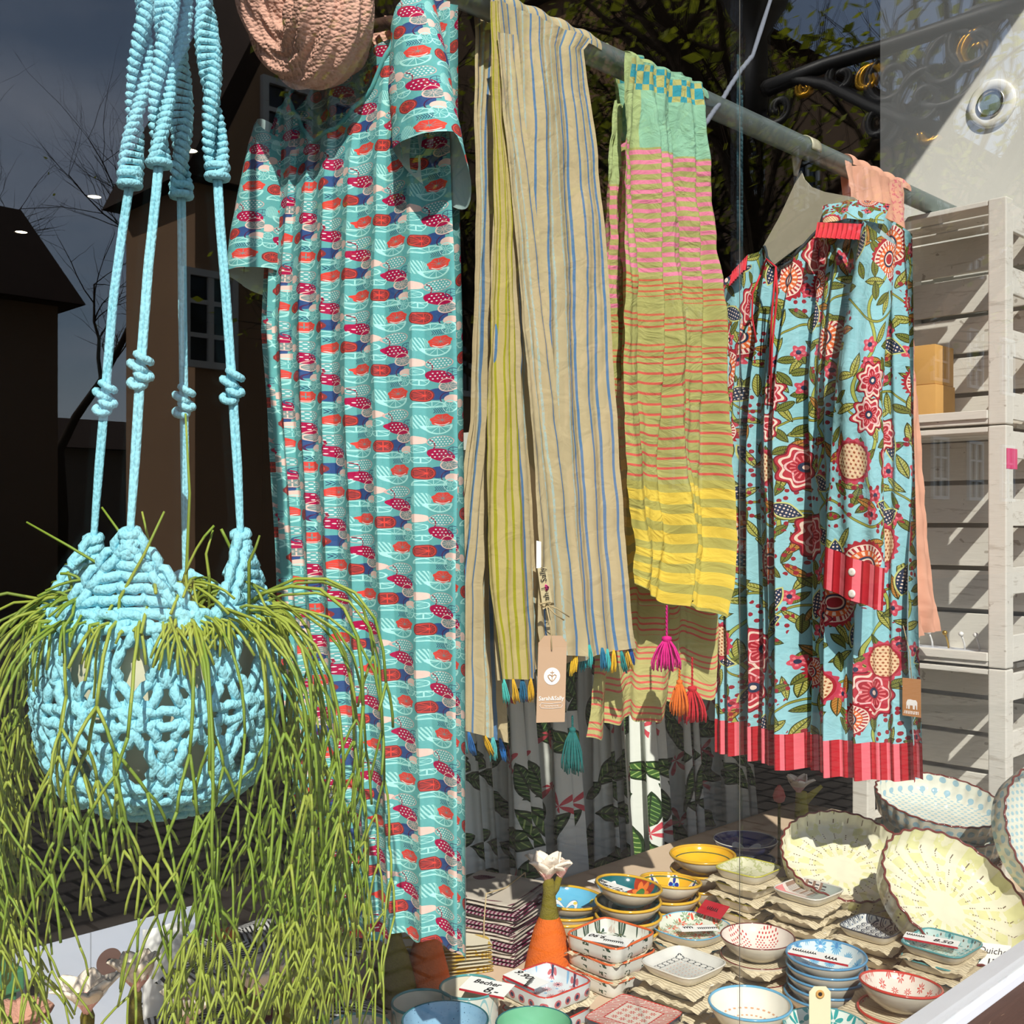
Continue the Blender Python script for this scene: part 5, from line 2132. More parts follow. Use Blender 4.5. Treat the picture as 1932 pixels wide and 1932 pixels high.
# glazes
g_bluefl = m_glaze('blue_rosette_glaze', srgb(214, 228, 230), lambda M, x, y, z, r, a: (dots(M, x, y, 0.024, 0.34, r < 0.065, srgb(168, 206, 222)), flowers(M, x, y, 0.024, 0.42, 8, r < 0.065, srgb(96, 164, 204), srgb(80, 140, 190))))
g_reddots = m_glaze('red_dotted_glaze', srgb(236, 224, 212), lambda M, x, y, z, r, a: (dots(M, x, y, 0.0052, 0.27, ((((x - 0.043) * (x - 0.043) + (y - 0.010) * (y - 0.010)).sqrt() - 0.012).abs() < 0.008).max((((x - 0.010) * (x - 0.010) + (y - 0.043) * (y - 0.043)).sqrt() - 0.012).abs() < 0.008).max((((x + 0.022) * (x + 0.022) + (y + 0.01) * (y + 0.01)).sqrt() - 0.012).abs() < 0.008), srgb(196, 70, 72))))
g_redfl = m_glaze('red_blossom_glaze', srgb(230, 220, 208), lambda M, x, y, z, r, a: (flowers(M, x, y, 0.017, 0.34, 4, (z > 0.004), srgb(206, 92, 84), srgb(240, 210, 200)), flowers(M, x + 0.0085, y + 0.004, 0.017, 0.26, 4, (x < 0.01), srgb(190, 160, 150))))
g_plainring = m_glaze('dotted_ring_glaze', srgb(240, 236, 222), lambda M, x, y, z, r, a: (M.over((((r - 0.044).abs() < 0.0012).max((r - 0.034).abs() < 0.001)) * ((a * 30.0).sin() > 0.0), srgb(214, 164, 130))))


def yl(M, x, y, r, a):
    n = 7.0
    f = ((a / (2 * math.pi)) * n).frac() - 0.5
    lx, ly = f * r * (2 * math.pi / n), r - 0.049
    q = (lx * lx + ly * ly).sqrt()
    g = ly.atan2(lx)
    M.over(q < 0.0115, srgb(240, 226, 190))
    M.over(q < (g * 2.0).cos().abs() * 0.0095 + 0.0012, srgb(34, 58, 150))
    M.over(q < 0.002, srgb(90, 170, 220))
    M.over((r - 0.058).abs() < 0.0006, srgb(90, 110, 60))


def teal_flower(M, x, y, z, r, a):
    dx = x - 0.044
    q = (dx * dx + (y - 0.006) * (y - 0.006)).sqrt()
    g = (y - 0.006).atan2(dx)
    M.over(q < (g * 3.0).cos().abs() * 0.010 + 0.016, srgb(170, 60, 36))
    M.over(q < (g * 3.0 + 0.8).cos().abs() * 0.007 + 0.010, srgb(226, 120, 50))
    M.over(q < 0.008, srgb(70, 120, 60))
    q2 = ((x - 0.012) * (x - 0.012) + (y - 0.034) * (y - 0.034)).sqrt()
    M.over((q2 < 0.020) * (q2 > 0.014) * (x < 0.02), srgb(236, 238, 232))


def sky_leaf(M, x, y, z, r, a):
    f = ((a * 4.0).sin().abs() * 0.030 + 0.018)
    M.over(((r - f).abs() < 0.007) * (r < 0.07), srgb(236, 240, 240))
    M.over(((r - f).abs() > 0.0062) * ((r - f).abs() < 0.0078), srgb(70, 100, 170))
    dots(M, x, y, 0.03, 0.14, r < 0.07, srgb(226, 206, 96))


def navy_flower(M, x, y, z, r, a):
    M.over(r < (a * 3.0).cos().abs() * 0.03 + 0.026, srgb(212, 218, 224))
    M.over((r < (a * 3.0).cos().abs() * 0.016 + 0.010), srgb(40, 70, 60))


g_yellowin = m_glaze('yellow_blue_flower_glaze', srgb(236, 178, 44), lambda M, x, y, z, r, a: yl(M, x, y, r, a))
g_tealfl = m_glaze('teal_flower_glaze', srgb(24, 104, 112), teal_flower)
g_sky = m_glaze('sky_blue_leaf_glaze', srgb(106, 186, 222), sky_leaf)
g_navy = m_glaze('navy_blossom_glaze', srgb(34, 42, 120), navy_flower)
g_yplain = m_glaze('sunny_yellow_glaze', srgb(240, 186, 40), lambda M, x, y, z, r, a: M.over((r - 0.060).abs() < 0.0008, srgb(90, 100, 60)))


def fan(M, x, y, z, r, a):
    flowers(M, x, y, 0.030, 0.42, 3, r < 0.08, srgb(224, 96, 72))
    flowers(M, x + 0.012, y + 0.01, 0.024, 0.40, 4, r < 0.08, srgb(140, 168, 132))


g_fan = m_glaze('coral_fan_glaze', srgb(222, 228, 212), fan)


def sqcoord(x, y):
    return x.abs().max(y.abs())


def grey_border(M, x, y, z, r, a):
    e = sqcoord(x, y)
    flowers(M, x, y, 0.0125, 0.48, 2, (e > 0.0315) * (e < 0.0440), srgb(70, 74, 78), None, False)
    dots(M, x, y, 0.0095, 0.14, e < 0.029, srgb(222, 170, 150))
    dots(M, x + 0.005, y + 0.003, 0.0095, 0.12, e < 0.029, srgb(170, 190, 206))


def leafy(M, x, y, z, r, a):
    flowers(M, x, y, 0.034, 0.40, 4, r < 0.2, srgb(52, 78, 62), srgb(90, 100, 60))
    flowers(M, x + 0.012, y + 0.014, 0.034, 0.26, 3, r < 0.2, srgb(206, 190, 178))


def sunbursts(M, x, y, z, r, a):
    flowers(M, x, y, 0.026, 0.36, 6, r < 0.2, srgb(206, 110, 116), srgb(60, 66, 96))
    dots(M, x + 0.012, y + 0.01, 0.026, 0.10, r < 0.2, srgb(140, 190, 226))


def geo(M, x, y, z, r, a):
    M.over(x < -0.012, srgb(226, 140, 138))
    M.over((x > -0.012) * (y < 0.0), srgb(170, 180, 172))
    f = (y / 0.016).frac()
    m = (x > -0.002) * (y > -0.01)
    M.over(m * (f < 0.35), srgb(150, 120, 104))
    M.over(m * (f > 0.45) * ((x / 0.004).frac() < 0.4), srgb(80, 76, 78))


def scales(M, x, y, z, r, a):
    gy = y / 0.014
    gx = (x / 0.018 + gy.floor() * 0.5).frac() - 0.5
    q = (gx * gx + (gy.frac()) * (gy.frac()) * 0.5).sqrt()
    M.over(((q - 0.5).abs() < 0.06).max((q - 0.3).abs() < 0.04), srgb(60, 72, 92))
    M.over(q < 0.12, srgb(90, 110, 140))


def tealspeck(M, x, y, z, r, a):
    flowers(M, x, y, 0.02, 0.42, 2, r < 0.2, srgb(130, 190, 190), srgb(60, 120, 130))
    dots(M, x + 0.006, y, 0.010, 0.13, r < 0.2, srgb(110, 92, 80))


def moss(M, x, y, z, r, a):
    w = M.noise(60, 2)
    M.over((w - 0.5).abs() < 0.035, srgb(186, 190, 140))


def redlattice(M, x, y, z, r, a):
    e = sqcoord(x, y)
    n = M.noise(220, 1, vec=M.vec(x, y))
    M.over((e > 0.034) * ((((x + y) / 0.007).frac() < 0.5) * (n > 0.36)), srgb(200, 60, 62))
    M.over((e - 0.034).abs() < 0.0012, srgb(200, 60, 62))
    flowers(M, x, y, 0.0145, 0.40, 3, e < 0.032, srgb(206, 80, 76), None, False)


g_grey = m_glaze('grey_blossom_border_glaze', srgb(222, 220, 212), grey_border)
g_leafy = m_glaze('green_leaf_glaze', srgb(226, 228, 218), leafy)
o_leafy = m_glaze('green_leaf_outer', srgb(230, 228, 218), lambda M, x, y, z, r, a: (M.over(((((a * 9.0).sin() > 0.55) * ((z / 0.03).frac() - 0.5).abs()) > 0.12) * ((M.noise(160, 1)) > 0.5), srgb(52, 78, 62))))
g_sun = m_glaze('sunburst_glaze', srgb(222, 230, 234), sunbursts)
o_sun = m_glaze('sunburst_outer', srgb(226, 230, 230), lambda M, x, y, z, r, a: (dots(M, a * 0.06, z, 0.022, 0.30, z > 0.0, srgb(206, 110, 116)), dots(M, a * 0.06, z, 0.022, 0.16, z > 0.0, srgb(60, 66, 96))))
g_geo = m_glaze('pink_grey_geometric_glaze', srgb(224, 214, 204), geo)
g_scales = m_glaze('blue_scallop_glaze', srgb(220, 222, 220), scales)
g_teal = m_glaze('teal_speckle_glaze', srgb(196, 218, 212), tealspeck)
g_moss = m_glaze('pale_moss_glaze', srgb(218, 216, 186), moss)
g_lat = m_glaze('red_lattice_glaze', srgb(232, 218, 204), redlattice)
g_blk = m_glaze('black_blossom_glaze', srgb(224, 226, 222), lambda M, x, y, z, r, a: flowers(M, x, y, 0.016, 0.42, 3, r < 0.2, srgb(60, 62, 66)))
g_tleaf = m_glaze('turquoise_leaf_glaze', srgb(226, 234, 226), lambda M, x, y, z, r, a: flowers(M, x, y, 0.030, 0.48, 3, r < 0.2, srgb(50, 160, 160)))
g_mug_o = m_glaze('ikat_mug_glaze', srgb(228, 232, 222), lambda M, x, y, z, r, a: (M.over((((a * 6.0).sin().abs() * 0.03 - (z - 0.055).abs()).abs() < 0.0028), srgb(150, 200, 206)), dots(M, a * 0.05, z, 0.012, 0.14, z < 0.045, srgb(70, 90, 96))))
g_mug_i = m_glaze('cream_mug_glaze', srgb(240, 232, 208))
g_speck = m_glaze('speckled_sky_glaze', srgb(140, 182, 208), lambda M, x, y, z, r, a: M.over(M.noise(420, 1) > 0.72, srgb(60, 90, 120)))
g_green = m_glaze('celadon_glaze', srgb(120, 190, 150))


def pie_yellow(M, x, y, z, r, a):
    n = M.noise(50, 3)
    pet = ((a * 14.0).sin() > -0.2) * ((r / 0.03).frac() > 0.25)
    M.over(pet * (r > 0.035) * (n > 0.44) * 0.5, srgb(222, 222, 120))
    f = ((a * (26 / (2 * math.pi))).frac() - 0.5) * r * 0.2417
    m = (f.abs() < 0.0011) * ((r / 0.0055).frac() < 0.55) * ((r / 0.034 + (a * 2.0).sin() * 0.0).frac() > 0.55) * (r > 0.05)
    M.over(m, srgb(120, 100, 80))


def pie_blue(M, x, y, z, r, a):
    dots(M, x, y, 0.0125, 0.30, r < 0.112, srgb(176, 208, 216))
    dots(M, a * 0.118, z, 0.026, 0.26, (r > 0.112), srgb(160, 196, 210))


g_piey = m_glaze('lemon_petal_glaze', srgb(240, 236, 208), pie_yellow)
o_piey = m_glaze('lemon_petal_outer', srgb(236, 232, 204), lambda M, x, y, z, r, a: (M.over(((a * 14.0).sin() > 0.3) * (M.noise(50, 3) > 0.42) * 0.5, srgb(222, 222, 110)), M.over((((a * (26 / (2 * math.pi))).frac() - 0.5).abs() < 0.045) * ((z / 0.011).frac() < 0.45), srgb(120, 100, 80))))
g_pieb = m_glaze('pale_blue_dot_glaze', srgb(232, 232, 216), pie_blue)
o_pieb = m_glaze('pale_blue_dot_outer', srgb(228, 226, 208), lambda M, x, y, z, r, a: dots(M, a * 0.118, z, 0.020, 0.34, z > -1.0, srgb(160, 196, 210)))

SQ = squarish(5.5)
dish_kind('bowl_blue', 0.066, 0.036, white_o, BOWL_I, BOWL_O, g_bluefl, C['blue'])
dish_kind('bowl_reddot', 0.0645, 0.036, white_o, BOWL_I, BOWL_O, g_reddots, C['brown'], rim=0.0013)
dish_kind('bowl_redrim', 0.062, 0.036, white_o, BOWL_I, BOWL_O, g_redfl, C['red'])
dish_kind('bowl_white', 0.062, 0.042, white_o, BOWL_I, BOWL_O, g_plainring, C['sky'])
dish_kind('bowl_yellow', 0.071, 0.036, white_o, BOWL_I, BOWL_O, g_yplain, C['yellow'], rim=0.003)
dish_kind('bowl_yflower', 0.063, 0.036, white_o, BOWL_I, BOWL_O, g_yellowin, C['yellow'], rim=0.003)
dish_kind('bowl_tealfl', 0.064, 0.036, white_o, BOWL_I, BOWL_O, g_tealfl, C['yellow'], rim=0.003)
dish_kind('bowl_sky', 0.076, 0.034, white_o, BOWL_I, BOWL_O, g_sky, C['yellow'], rim=0.003)
dish_kind('bowl_navy', 0.075, 0.036, m_glaze('navy_outer', srgb(70, 76, 130)), BOWL_I, BOWL_O, g_navy, C['white'], rim=0.0016)
dish_kind('plate_fan', 0.070, 0.020, white_o, PLATE_I, PLATE_O, g_fan, C['sky'], squarish(2.8), rim=0.0014)
dish_kind('sq_grey', 0.0565, 0.018, white_o, PLATE_I, PLATE_O, g_grey, C['white'], SQ, rim=0.0016)
dish_kind('sq_geo', 0.054, 0.017, white_o, PLATE_I, PLATE_O, g_geo, C['white'], SQ, rim=0.0016)
dish_kind('sq_scales', 0.050, 0.017, white_o, PLATE_I, PLATE_O, g_scales, C['grey'], SQ, rim=0.0013)
dish_kind('sq_teal', 0.054, 0.017, white_o, PLATE_I, PLATE_O, g_teal, C['teal'], SQ, rim=0.0018)
dish_kind('sq_moss', 0.055, 0.020, white_o, PLATE_I, PLATE_O, g_moss, C['lemon'], SQ, rim=0.0016)
dish_kind('sq_lattice', 0.058, 0.012, C['grey'], [(0.985, 1.0), (0.97, 0.98), (0.5, 0.95), (0, 0.95)], [(0, 0), (0.97, 0.0), (1.0, 0.2), (1.0, 1.0)], g_lat, C['red'], squarish(14), rim=0.0008)
dish_kind('tray_leaf', 0.060, 0.026, o_leafy, TRAY_I, TRAY_O, g_leafy, C['orange'], squarish(8), rim=0.0022)
dish_kind('tray_sun', 0.056, 0.026, o_sun, TRAY_I, TRAY_O, g_sun, C['red'], squarish(8), rim=0.0016)
dish_kind('plate_black', 0.036, 0.014, white_o, PLATE_I, PLATE_O, g_blk, C['white'], rim=0.0012)
dish_kind('plate_tleaf', 0.060, 0.018, white_o, PLATE_I, PLATE_O, g_tleaf, C['teal'], rim=0.0012)
dish_kind('mug', 0.047, 0.090, g_mug_o, MUG_I, MUG_O, g_mug_i, C['teal'], rim=0.0022)
dish_kind('bowl_speck', 0.060, 0.052, m_glaze('blue_outer', srgb(120, 166, 196)), BOWL_I, BOWL_O, g_speck, C['darkteal'], rim=0.0010)
dish_kind('bowl_green', 0.054, 0.052, m_glaze('green_outer', srgb(110, 180, 140)), BOWL_I, BOWL_O, g_green, C['darkteal'], rim=0.0010)
FL = fluted(30, 0.016)
dish_kind('pie_y', 0.130, 0.045, o_piey, PIE_I, PIE_O, g_piey, C['brown'], FL, rim=0.0022, n=180, rmin=0.94)
dish_kind('pie_yl', 0.147, 0.046, o_piey, PIE_I, PIE_O, g_piey, C['brown'], FL, rim=0.0024, n=180, rmin=0.94)
dish_kind('pie_b', 0.135, 0.048, o_pieb, PIE_I, PIE_O, g_pieb, C['brown'], FL, rim=0.0022, n=180, rmin=0.94)

# packing paper sheets
PAPERS = []
for k in range(4):
    R_ = random.Random(40 + k)
    pmb = MB()

    def pf(s, t):
        x, y = (s - 0.5) * 2, (t - 0.5) * 2
        e = max(abs(x), abs(y))
        rag = 1 + 0.05 * fbm(x * 5, y * 5, k * 3.1)
        q = max(0, e - 0.72) / 0.28
        z = 0.004 + q * (0.010 * fbm(x * 1.3 + k, y * 1.3, k) - 0.003) + 0.0045 * fbm(x * 4.3, y * 4.3, k + 9) * min(1, q * 2) + 0.002 * fbm(x * 11, y * 11, k + 4) * min(1, q * 2)
        return Vector((x * rag, y * rag, z)), (s * 0.14, t * 0.14)
    pmb.grid(pf, 26, 26)
    PAPERS.append(pmb.mesh('packing_paper', MT['paper']))


def paper(loc, size, rz, k, label, group, squash=1.0):
    o = put('packing_paper', PAPERS[k % 4])
    o.location = loc
    o.scale = (size, size, squash)
    o.rotation_euler = (0, 0, rz)
    return tag(o, label, 'paper', group)


SR = random.Random(5)


def stack(name, key, cat, u, v, h, n, pitch, dlab, glabel, rz=0.0, pap=0.0, tilt=(0.0, 0.0), jit=0.003, group=None):
    """n dishes; the rim of the top one lies h above the table at the point seen at (u,v)"""
    H = max(p.co.z for p in DISH[key][0][1].vertices)
    c = on_z(u, v, TABLE + h)
    z = TABLE
    base = Vector((c.x, c.y, 0))
    pitch = (h - H) / max(1, n - 1) if n > 1 else 0
    if n == 1 and h > H + 0.004:
        z = TABLE + h - H
    for i in range(n):
        topm = i == n - 1
        j = Vector((SR.uniform(-jit, jit), SR.uniform(-jit, jit), 0))
        zz = TABLE + 0.001 + pitch * i if n > 1 else z + 0.001
        p = base + j + Vector((0, 0, zz + (0.006 if topm and (tilt[0] or tilt[1]) else 0)))
        if pap and i < n:
            paper(base + Vector((0, 0, zz - 0.0045 if i else TABLE - 0.0045 + 0.001)), pap * SR.uniform(0.95, 1.08), rz + SR.uniform(-0.12, 0.12), SR.randrange(4),
                  'crumpled packing paper layered between the ' + glabel, 'packing paper between the ' + glabel)
        place(name, key, dlab if topm else 'lower one in the stack of ' + glabel, cat, p, rz + (SR.uniform(-0.06, 0.06)), tilt if topm else (SR.uniform(-0.01, 0.01), SR.uniform(-0.01, 0.01)), 'stack of ' + glabel)
    return base, TABLE + h


tops = {}
tops['blue'] = stack('cereal_bowl', 'bowl_blue', 'bowl', 1556, 1802, 0.100, 5, 0, 'top bowl with blue rosettes and blue rim under a long price tag', 'blue rimmed rosette bowls')
stack('cereal_bowl', 'bowl_reddot', 'bowl', 1427, 1768, 0.100, 3, 0, 'top cream bowl with circles of red dots', 'red dotted cream bowls', pap=0.068)
stack('cereal_bowl', 'bowl_redrim', 'bowl', 1693, 1866, 0.100, 3, 0, 'top red rimmed bowl with small red blossoms', 'red rimmed blossom bowls', pap=0.070, tilt=(0.0, 0.10))
stack('cereal_bowl', 'bowl_white', 'bowl', 1416, 1893, 0.100, 2, 0, 'top plain cream bowl with sky blue rim and dotted rings', 'plain bowls with sky blue rim', pap=0.066)
stack('pottery_bowl', 'bowl_yellow', 'bowl', 1325, 1612, 0.100, 3, 0, 'top sunny yellow glazed bowl without pattern', 'plain yellow glazed bowls')
stack('pottery_bowl', 'bowl_navy', 'bowl', 1405, 1585, 0.080, 2, 0, 'top dark blue bowl with a white blossom inside', 'dark blue bowls')
stack('pottery_bowl', 'bowl_yflower', 'bowl', 1266, 1668, 0.080, 3, 0, 'top yellow bowl with blue four petalled flowers', 'yellow bowls with blue flowers', tilt=(0.0, 0.10))
tops['teal'] = stack('pottery_bowl', 'bowl_tealfl', 'bowl', 1183, 1676, 0.115, 4, 0, 'top yellow rimmed bowl with teal inside and orange flower', 'yellow rimmed teal bowls', tilt=(0.06, 0.10))
stack('pottery_bowl', 'bowl_sky', 'bowl', 1070, 1700, 0.060, 3, 0, 'top yellow rimmed bowl with sky blue inside and white leaves', 'yellow rimmed sky blue bowls', tilt=(0.04, 0.06))
tops['fan'] = stack('side_plate', 'plate_fan', 'plate', 1305, 1748, 0.045, 2, 0, 'top plate with coral fans and green sprigs', 'coral fan plates', pap=0.074)
stack('square_plate', 'sq_grey', 'plate', 1291, 1816, 0.085, 4, 0, 'top square white plate with grey blossom border and dotted middle', 'square plates with grey blossom border', pap=0.064)
stack('square_plate', 'sq_geo', 'plate', 1525, 1678, 0.105, 5, 0, 'top square plate with pink and grey geometric pattern', 'square geometric plates', pap=0.061)
stack('square_plate', 'sq_scales', 'plate', 1652, 1748, 0.085, 4, 0, 'top square plate with dark blue scallop drawing', 'square scallop plates', pap=0.060)
tops['sqteal'] = stack('square_plate', 'sq_teal', 'plate', 1778, 1780, 0.110, 5, 0, 'top square plate with teal speckles and teal rim', 'square teal rimmed plates', pap=0.059)
stack('square_dish', 'sq_moss', 'plate', 1411, 1637, 0.105, 4, 0, 'top square pale mossy dish with lemon rim', 'square mossy dishes', pap=0.062)
tops['leaf'] = stack('square_tray', 'tray_leaf', 'tray', 1152, 1762, 0.085, 3, 0, 'top deep square tray with orange rim and green leaves', 'orange rimmed leaf trays', pap=0.062)
tops['sun'] = stack('square_tray', 'tray_sun', 'tray', 1027, 1850, 0.070, 2, 0, 'top square tray with red sunbursts and red rim', 'sunburst trays', pap=0.062)
stack('trivet_tile', 'sq_lattice', 'tile', 1192, 1916, 0.045, 2, 0, 'top flat square tile with red lattice border and red flowers', 'red lattice tiles', rz=0.12, pap=0.064)
stack('small_plate', 'plate_black', 'plate', 1320, 1930, 0.022, 1, 0, 'small white plate with black blossoms beside the red lattice tile', 'small black blossom plates')
stack('small_plate', 'plate_tleaf', 'plate', 1556, 1936, 0.095, 3, 0, 'top white plate with turquoise leaves behind the window ledge', 'turquoise leaf plates')
tops['mugB'] = stack('mug', 'mug', 'mug', 886, 1860, 0.092, 1, 0, 'cream mug with ikat outside carrying a folded price card', 'teal rimmed mugs')
stack('mug', 'mug', 'mug', 799, 1889, 0.092, 1, 0, 'cream mug with teal rim between blue bowl and orange felt vase', 'teal rimmed mugs')
stack('mug', 'mug', 'mug', 679, 1936, 0.092, 1, 0, 'shaded cream mug with teal rim beside the zebra cushion', 'teal rimmed mugs')
stack('glazed_bowl', 'bowl_speck', 'bowl', 838, 1926, 0.140, 4, 0, 'top speckled light blue bowl', 'speckled blue bowls')
stack('glazed_bowl', 'bowl_green', 'bowl', 1008, 1932, 0.120, 3, 0, 'top celadon green bowl', 'celadon green bowls')


# quiche dishes
def facing(n, spin=0.0):
    n = Vector(n).normalized()
    q = n.to_track_quat('Z', 'Y')
    return (q @ Matrix.Rotation(spin, 3, 'Z').to_quaternion()).to_euler()


def pie(key, label, loc, normal, spin=0.0, group=None):
    t = place('quiche_dish', key, label, 'baking dish', loc)
    t.rotation_euler = facing(normal, spin)
    if group:
        t['group'] = group
    return t


c = on_z(1590, 1628, TABLE + 0.12)
pie('pie_y', 'lower yellow petal quiche dish lying flat on the table', (c.x + 0.03, c.y + 0.03, TABLE + 0.001), (0.0, 0.0, 1), 0.3, 'yellow quiche dishes')
pie('pie_y', 'yellow petal quiche dish resting tilted on another one', (c.x, c.y, TABLE + 0.104), (-0.32, -0.32, 0.88), 0.9, 'yellow quiche dishes')
c = at_d(1782, 1716, 2.05)
pie('pie_yl', 'large yellow petal quiche dish leaning upright with price label', c, (-0.16, -0.56, 0.72), 0.4, 'yellow quiche dishes')
c = at_d(1762, 1548, 2.42)
for i in range(4):
    pie('pie_b', 'pale blue dotted quiche dish, top of its stack' if i == 3 else 'lower pale blue dotted quiche dish in the stack', (c.x + 0.004 * i, c.y, TABLE + 0.001 + 0.050 * i + (0.022 if i == 3 else 0)), (0, 0, 1) if i < 3 else (-0.10, -0.20, 1), 0.5 * i, 'blue dotted quiche dishes')
c = at_d(1965, 1585, 2.14)
pie('pie_b', 'pale blue dotted quiche dish leaning against the crate beside the window', c, (-0.30, -0.85, 0.42), 0.0, 'blue dotted quiche dishes')


# ------------------------------------------------------------------ price tags
def price(label, corner, lines, w, h, loc, rz, tilt=(0.15, 0.0), mat='white_paper', folded=False, group='handwritten price cards'):
    t = thing('price_card', label, 'price tag', loc, (tilt[0], tilt[1], rz), group)
    part('card', MB().b2((-w / 2, -h / 2, 0), (w / 2, h / 2, 0.0006)), MT[mat], t, False, world=False)
    if folded:
        mb = MB()
        mb.grid(lambda s, q: (Vector((lerp(-w / 2, w / 2, s), -h / 2 - 0.0008 * q, -0.0032 * q)), (s, q)), 2, 2)
        part('card_fold', mb, MT['red_card'], t, False, world=False)
    for (txt, size, x, y, r) in lines:
        if txt.startswith('~'):
            # a scrawled word nobody can read: one looping pen stroke
            R_ = random.Random(len(txt) * 13 + int(1000 * abs(x)))
            pts = []
            nl = len(txt) * 2
            for q in range(nl * 4):
                g = q / 4 * 2 * math.pi / 2
                px_ = (q / (nl * 4) - 0.5) * size * len(txt) * 0.55 + 0.12 * size * math.cos(g * 2)
                py_ = size * (0.22 + 0.12 * R_.random()) * math.sin(g * 2)
                pts.append(Vector((px_, py_, 0)))
            sm = MB().tube(pts, size * 0.045, 4)
            so = put('handwriting', sm.mesh('handwriting', MT['ink']), t)
            so.location = (x, y, 0.0011)
            so.rotation_euler = (0, 0, r)
            continue
        text_mesh('handwriting', txt, size, MT['ink'] if mat != 'red_card' else MT['ink'], t, (x, y, 0.0010), (0, 0, r), shear=0.25, bold=0.0003)
    return t


AC = AIM - math.pi / 2      # text that reads level for somebody at the window


def top_of(key, dz=0.004, du=0.0, dd=0.0):
    b, z = tops[key]
    return Vector((b.x, b.y, z + dz)) + RT * du + FW * dd


price('white price card reading 8,- lying over the rim of the ikat mug', 0, [('Becher', 0.016, -0.004, 0.008, 0), ('8,-', 0.024, 0.012, -0.011, 0)], 0.078, 0.040, top_of('mugB', 0.004, 0.028, -0.012), AC - 0.45, (0.10, 0.0), folded=True)
price('white price card reading 9.90 lying on the sunburst tray', 0, [('9.90', 0.021, -0.012, 0.006, -0.1), ('~~~~~', 0.013, 0.014, -0.008, -1.2)], 0.070, 0.036, top_of('sun', 0.003, -0.03, 0.0), AC - 0.75, (0.0, 0.05), folded=True)
price('white price card with upturned writing on the orange rimmed leaf tray', 0, [('~~~~~', 0.014, -0.012, 0.006, 0), ('9.90', 0.018, 0.020, -0.006, 0)], 0.082, 0.038, top_of('leaf', 0.003, -0.008, -0.035), AC + math.pi - 0.45, (0.0, 0.0), folded=True)
price('white price card reading 12,- across the teal flower bowl', 0, [('Blue', 0.015, -0.026, 0.006, 0), ('Pottery', 0.015, -0.010, -0.006, 0), ('12,-', 0.019, 0.030, -0.006, 0)], 0.090, 0.030, top_of('teal', 0.006, -0.034, 0.0), AC - 0.85, (0.0, 0.0))
price('white price card lying on the coral fan plate', 0, [('~~~~~', 0.014, -0.016, 0.003, 0), ('~~', 0.018, 0.020, -0.003, 0)], 0.072, 0.030, top_of('fan', 0.003, 0.010, -0.018), AC + math.pi + 0.1, (0.0, 0.0))
price('red price card standing behind the coral fan plate', 0, [('~~~', 0.016, 0.0, 0.0, 0)], 0.058, 0.036, on_z(1345, 1716, TABLE + 0.06), AC - 0.8, (0.5, 0.0), 'red_card')
price('long white price card across the blue rosette bowl', 0, [('~~~~~', 0.015, -0.026, 0.002, 0), ('~~', 0.020, 0.020, -0.003, 0)], 0.100, 0.028, top_of('blue', 0.005, -0.012, -0.015), AC - 0.55, (0.0, 0.0), folded=True)
price('white price card reading 8.50 on the square teal plates', 0, [('~~~~', 0.014, -0.026, 0.003, 0), ('8.50', 0.018, 0.018, -0.003, 0)], 0.088, 0.028, top_of('sqteal', 0.004, -0.015, 0.008), AC - 0.55, (0.0, 0.0), folded=True)
pt = at_d(1872, 1806, 1.93)
price('price label reading Quiche 17,90 stuck in the leaning yellow dish', 0, [('Quiche', 0.016, 0.0, 0.010, 0), ('17,90', 0.018, 0.008, -0.010, 0)], 0.062, 0.046, pt, AC - 0.35, (1.0, 0.0))

# kraft swing label with a ringed hole standing behind the ledge
lt = thing('parcel_label', 'cream parcel label with brown ringed hole standing among the bowls', 'label', on_z(1547, 1932, TABLE + 0.10), (0, 0, AC))
pl = MB()
w = 0.0155
out2 = [(-w, 0, 0), (w, 0, 0), (w, 0, 0.046), (w * 0.55, 0, 0.054), (-w * 0.55, 0, 0.054), (-w, 0, 0.046)]
pl.prism([Vector(q) for q in out2], (0, 0.0008, 0), None)
part('label_card', pl, MT['cream_card'], lt, False, world=False)
rg = MB()
rg.tube([Vector((0.0045 * math.cos(g), -0.0004, 0.043 + 0.0045 * math.sin(g))) for g in np.linspace(0, 2 * math.pi, 21)[:-1]], 0.0019, 6, closed=True)
part('eyelet', rg, MT['cardboard'], lt, world=False)
part('hole', MB().b2((-0.0026, -0.0012, 0.0404), (0.0026, -0.0004, 0.0456)), MT['ink'], lt, False, world=False)

# ------------------------------------------------------------------ felt vases with magnolias
def magnolia(t, base, s=1.0, n=6, seed=0, tilt=(0.0, 0.0), inner=True):
    R_ = random.Random(seed)
    for k in range(n):
        a = 2 * math.pi * k / n + R_.uniform(-0.2, 0.2)
        op = R_.uniform(0.6, 1.15)
        mb = MB()

        def fn(q, w):
            wid = 0.0165 * s * math.sin(math.pi * (0.06 + 0.90 * w)) ** 0.8
            out_ = (0.004 + op * 0.036 * w ** 1.25) * s
            z = (0.048 * w - 0.014 * op * w ** 2.2) * s
            cup = 0.006 * s * ((q - 0.5) * 2) ** 2
            rad = Vector((math.cos(a), math.sin(a), 0))
            tan = Vector((-math.sin(a), math.cos(a), 0))
            return Vector((tilt[0] * z, tilt[1] * z, z + cup * 0.6)) + rad * (out_ - cup) + tan * ((q - 0.5) * 2 * wid), (q, w)
        mb.grid(fn, 7, 9)
        o = put('petal', mb.mesh('petal', MT['petal']), t)
        o.location = base
        sl = o.modifiers.new('thick', 'SOLIDIFY')
        sl.thickness = 0.003
    return t


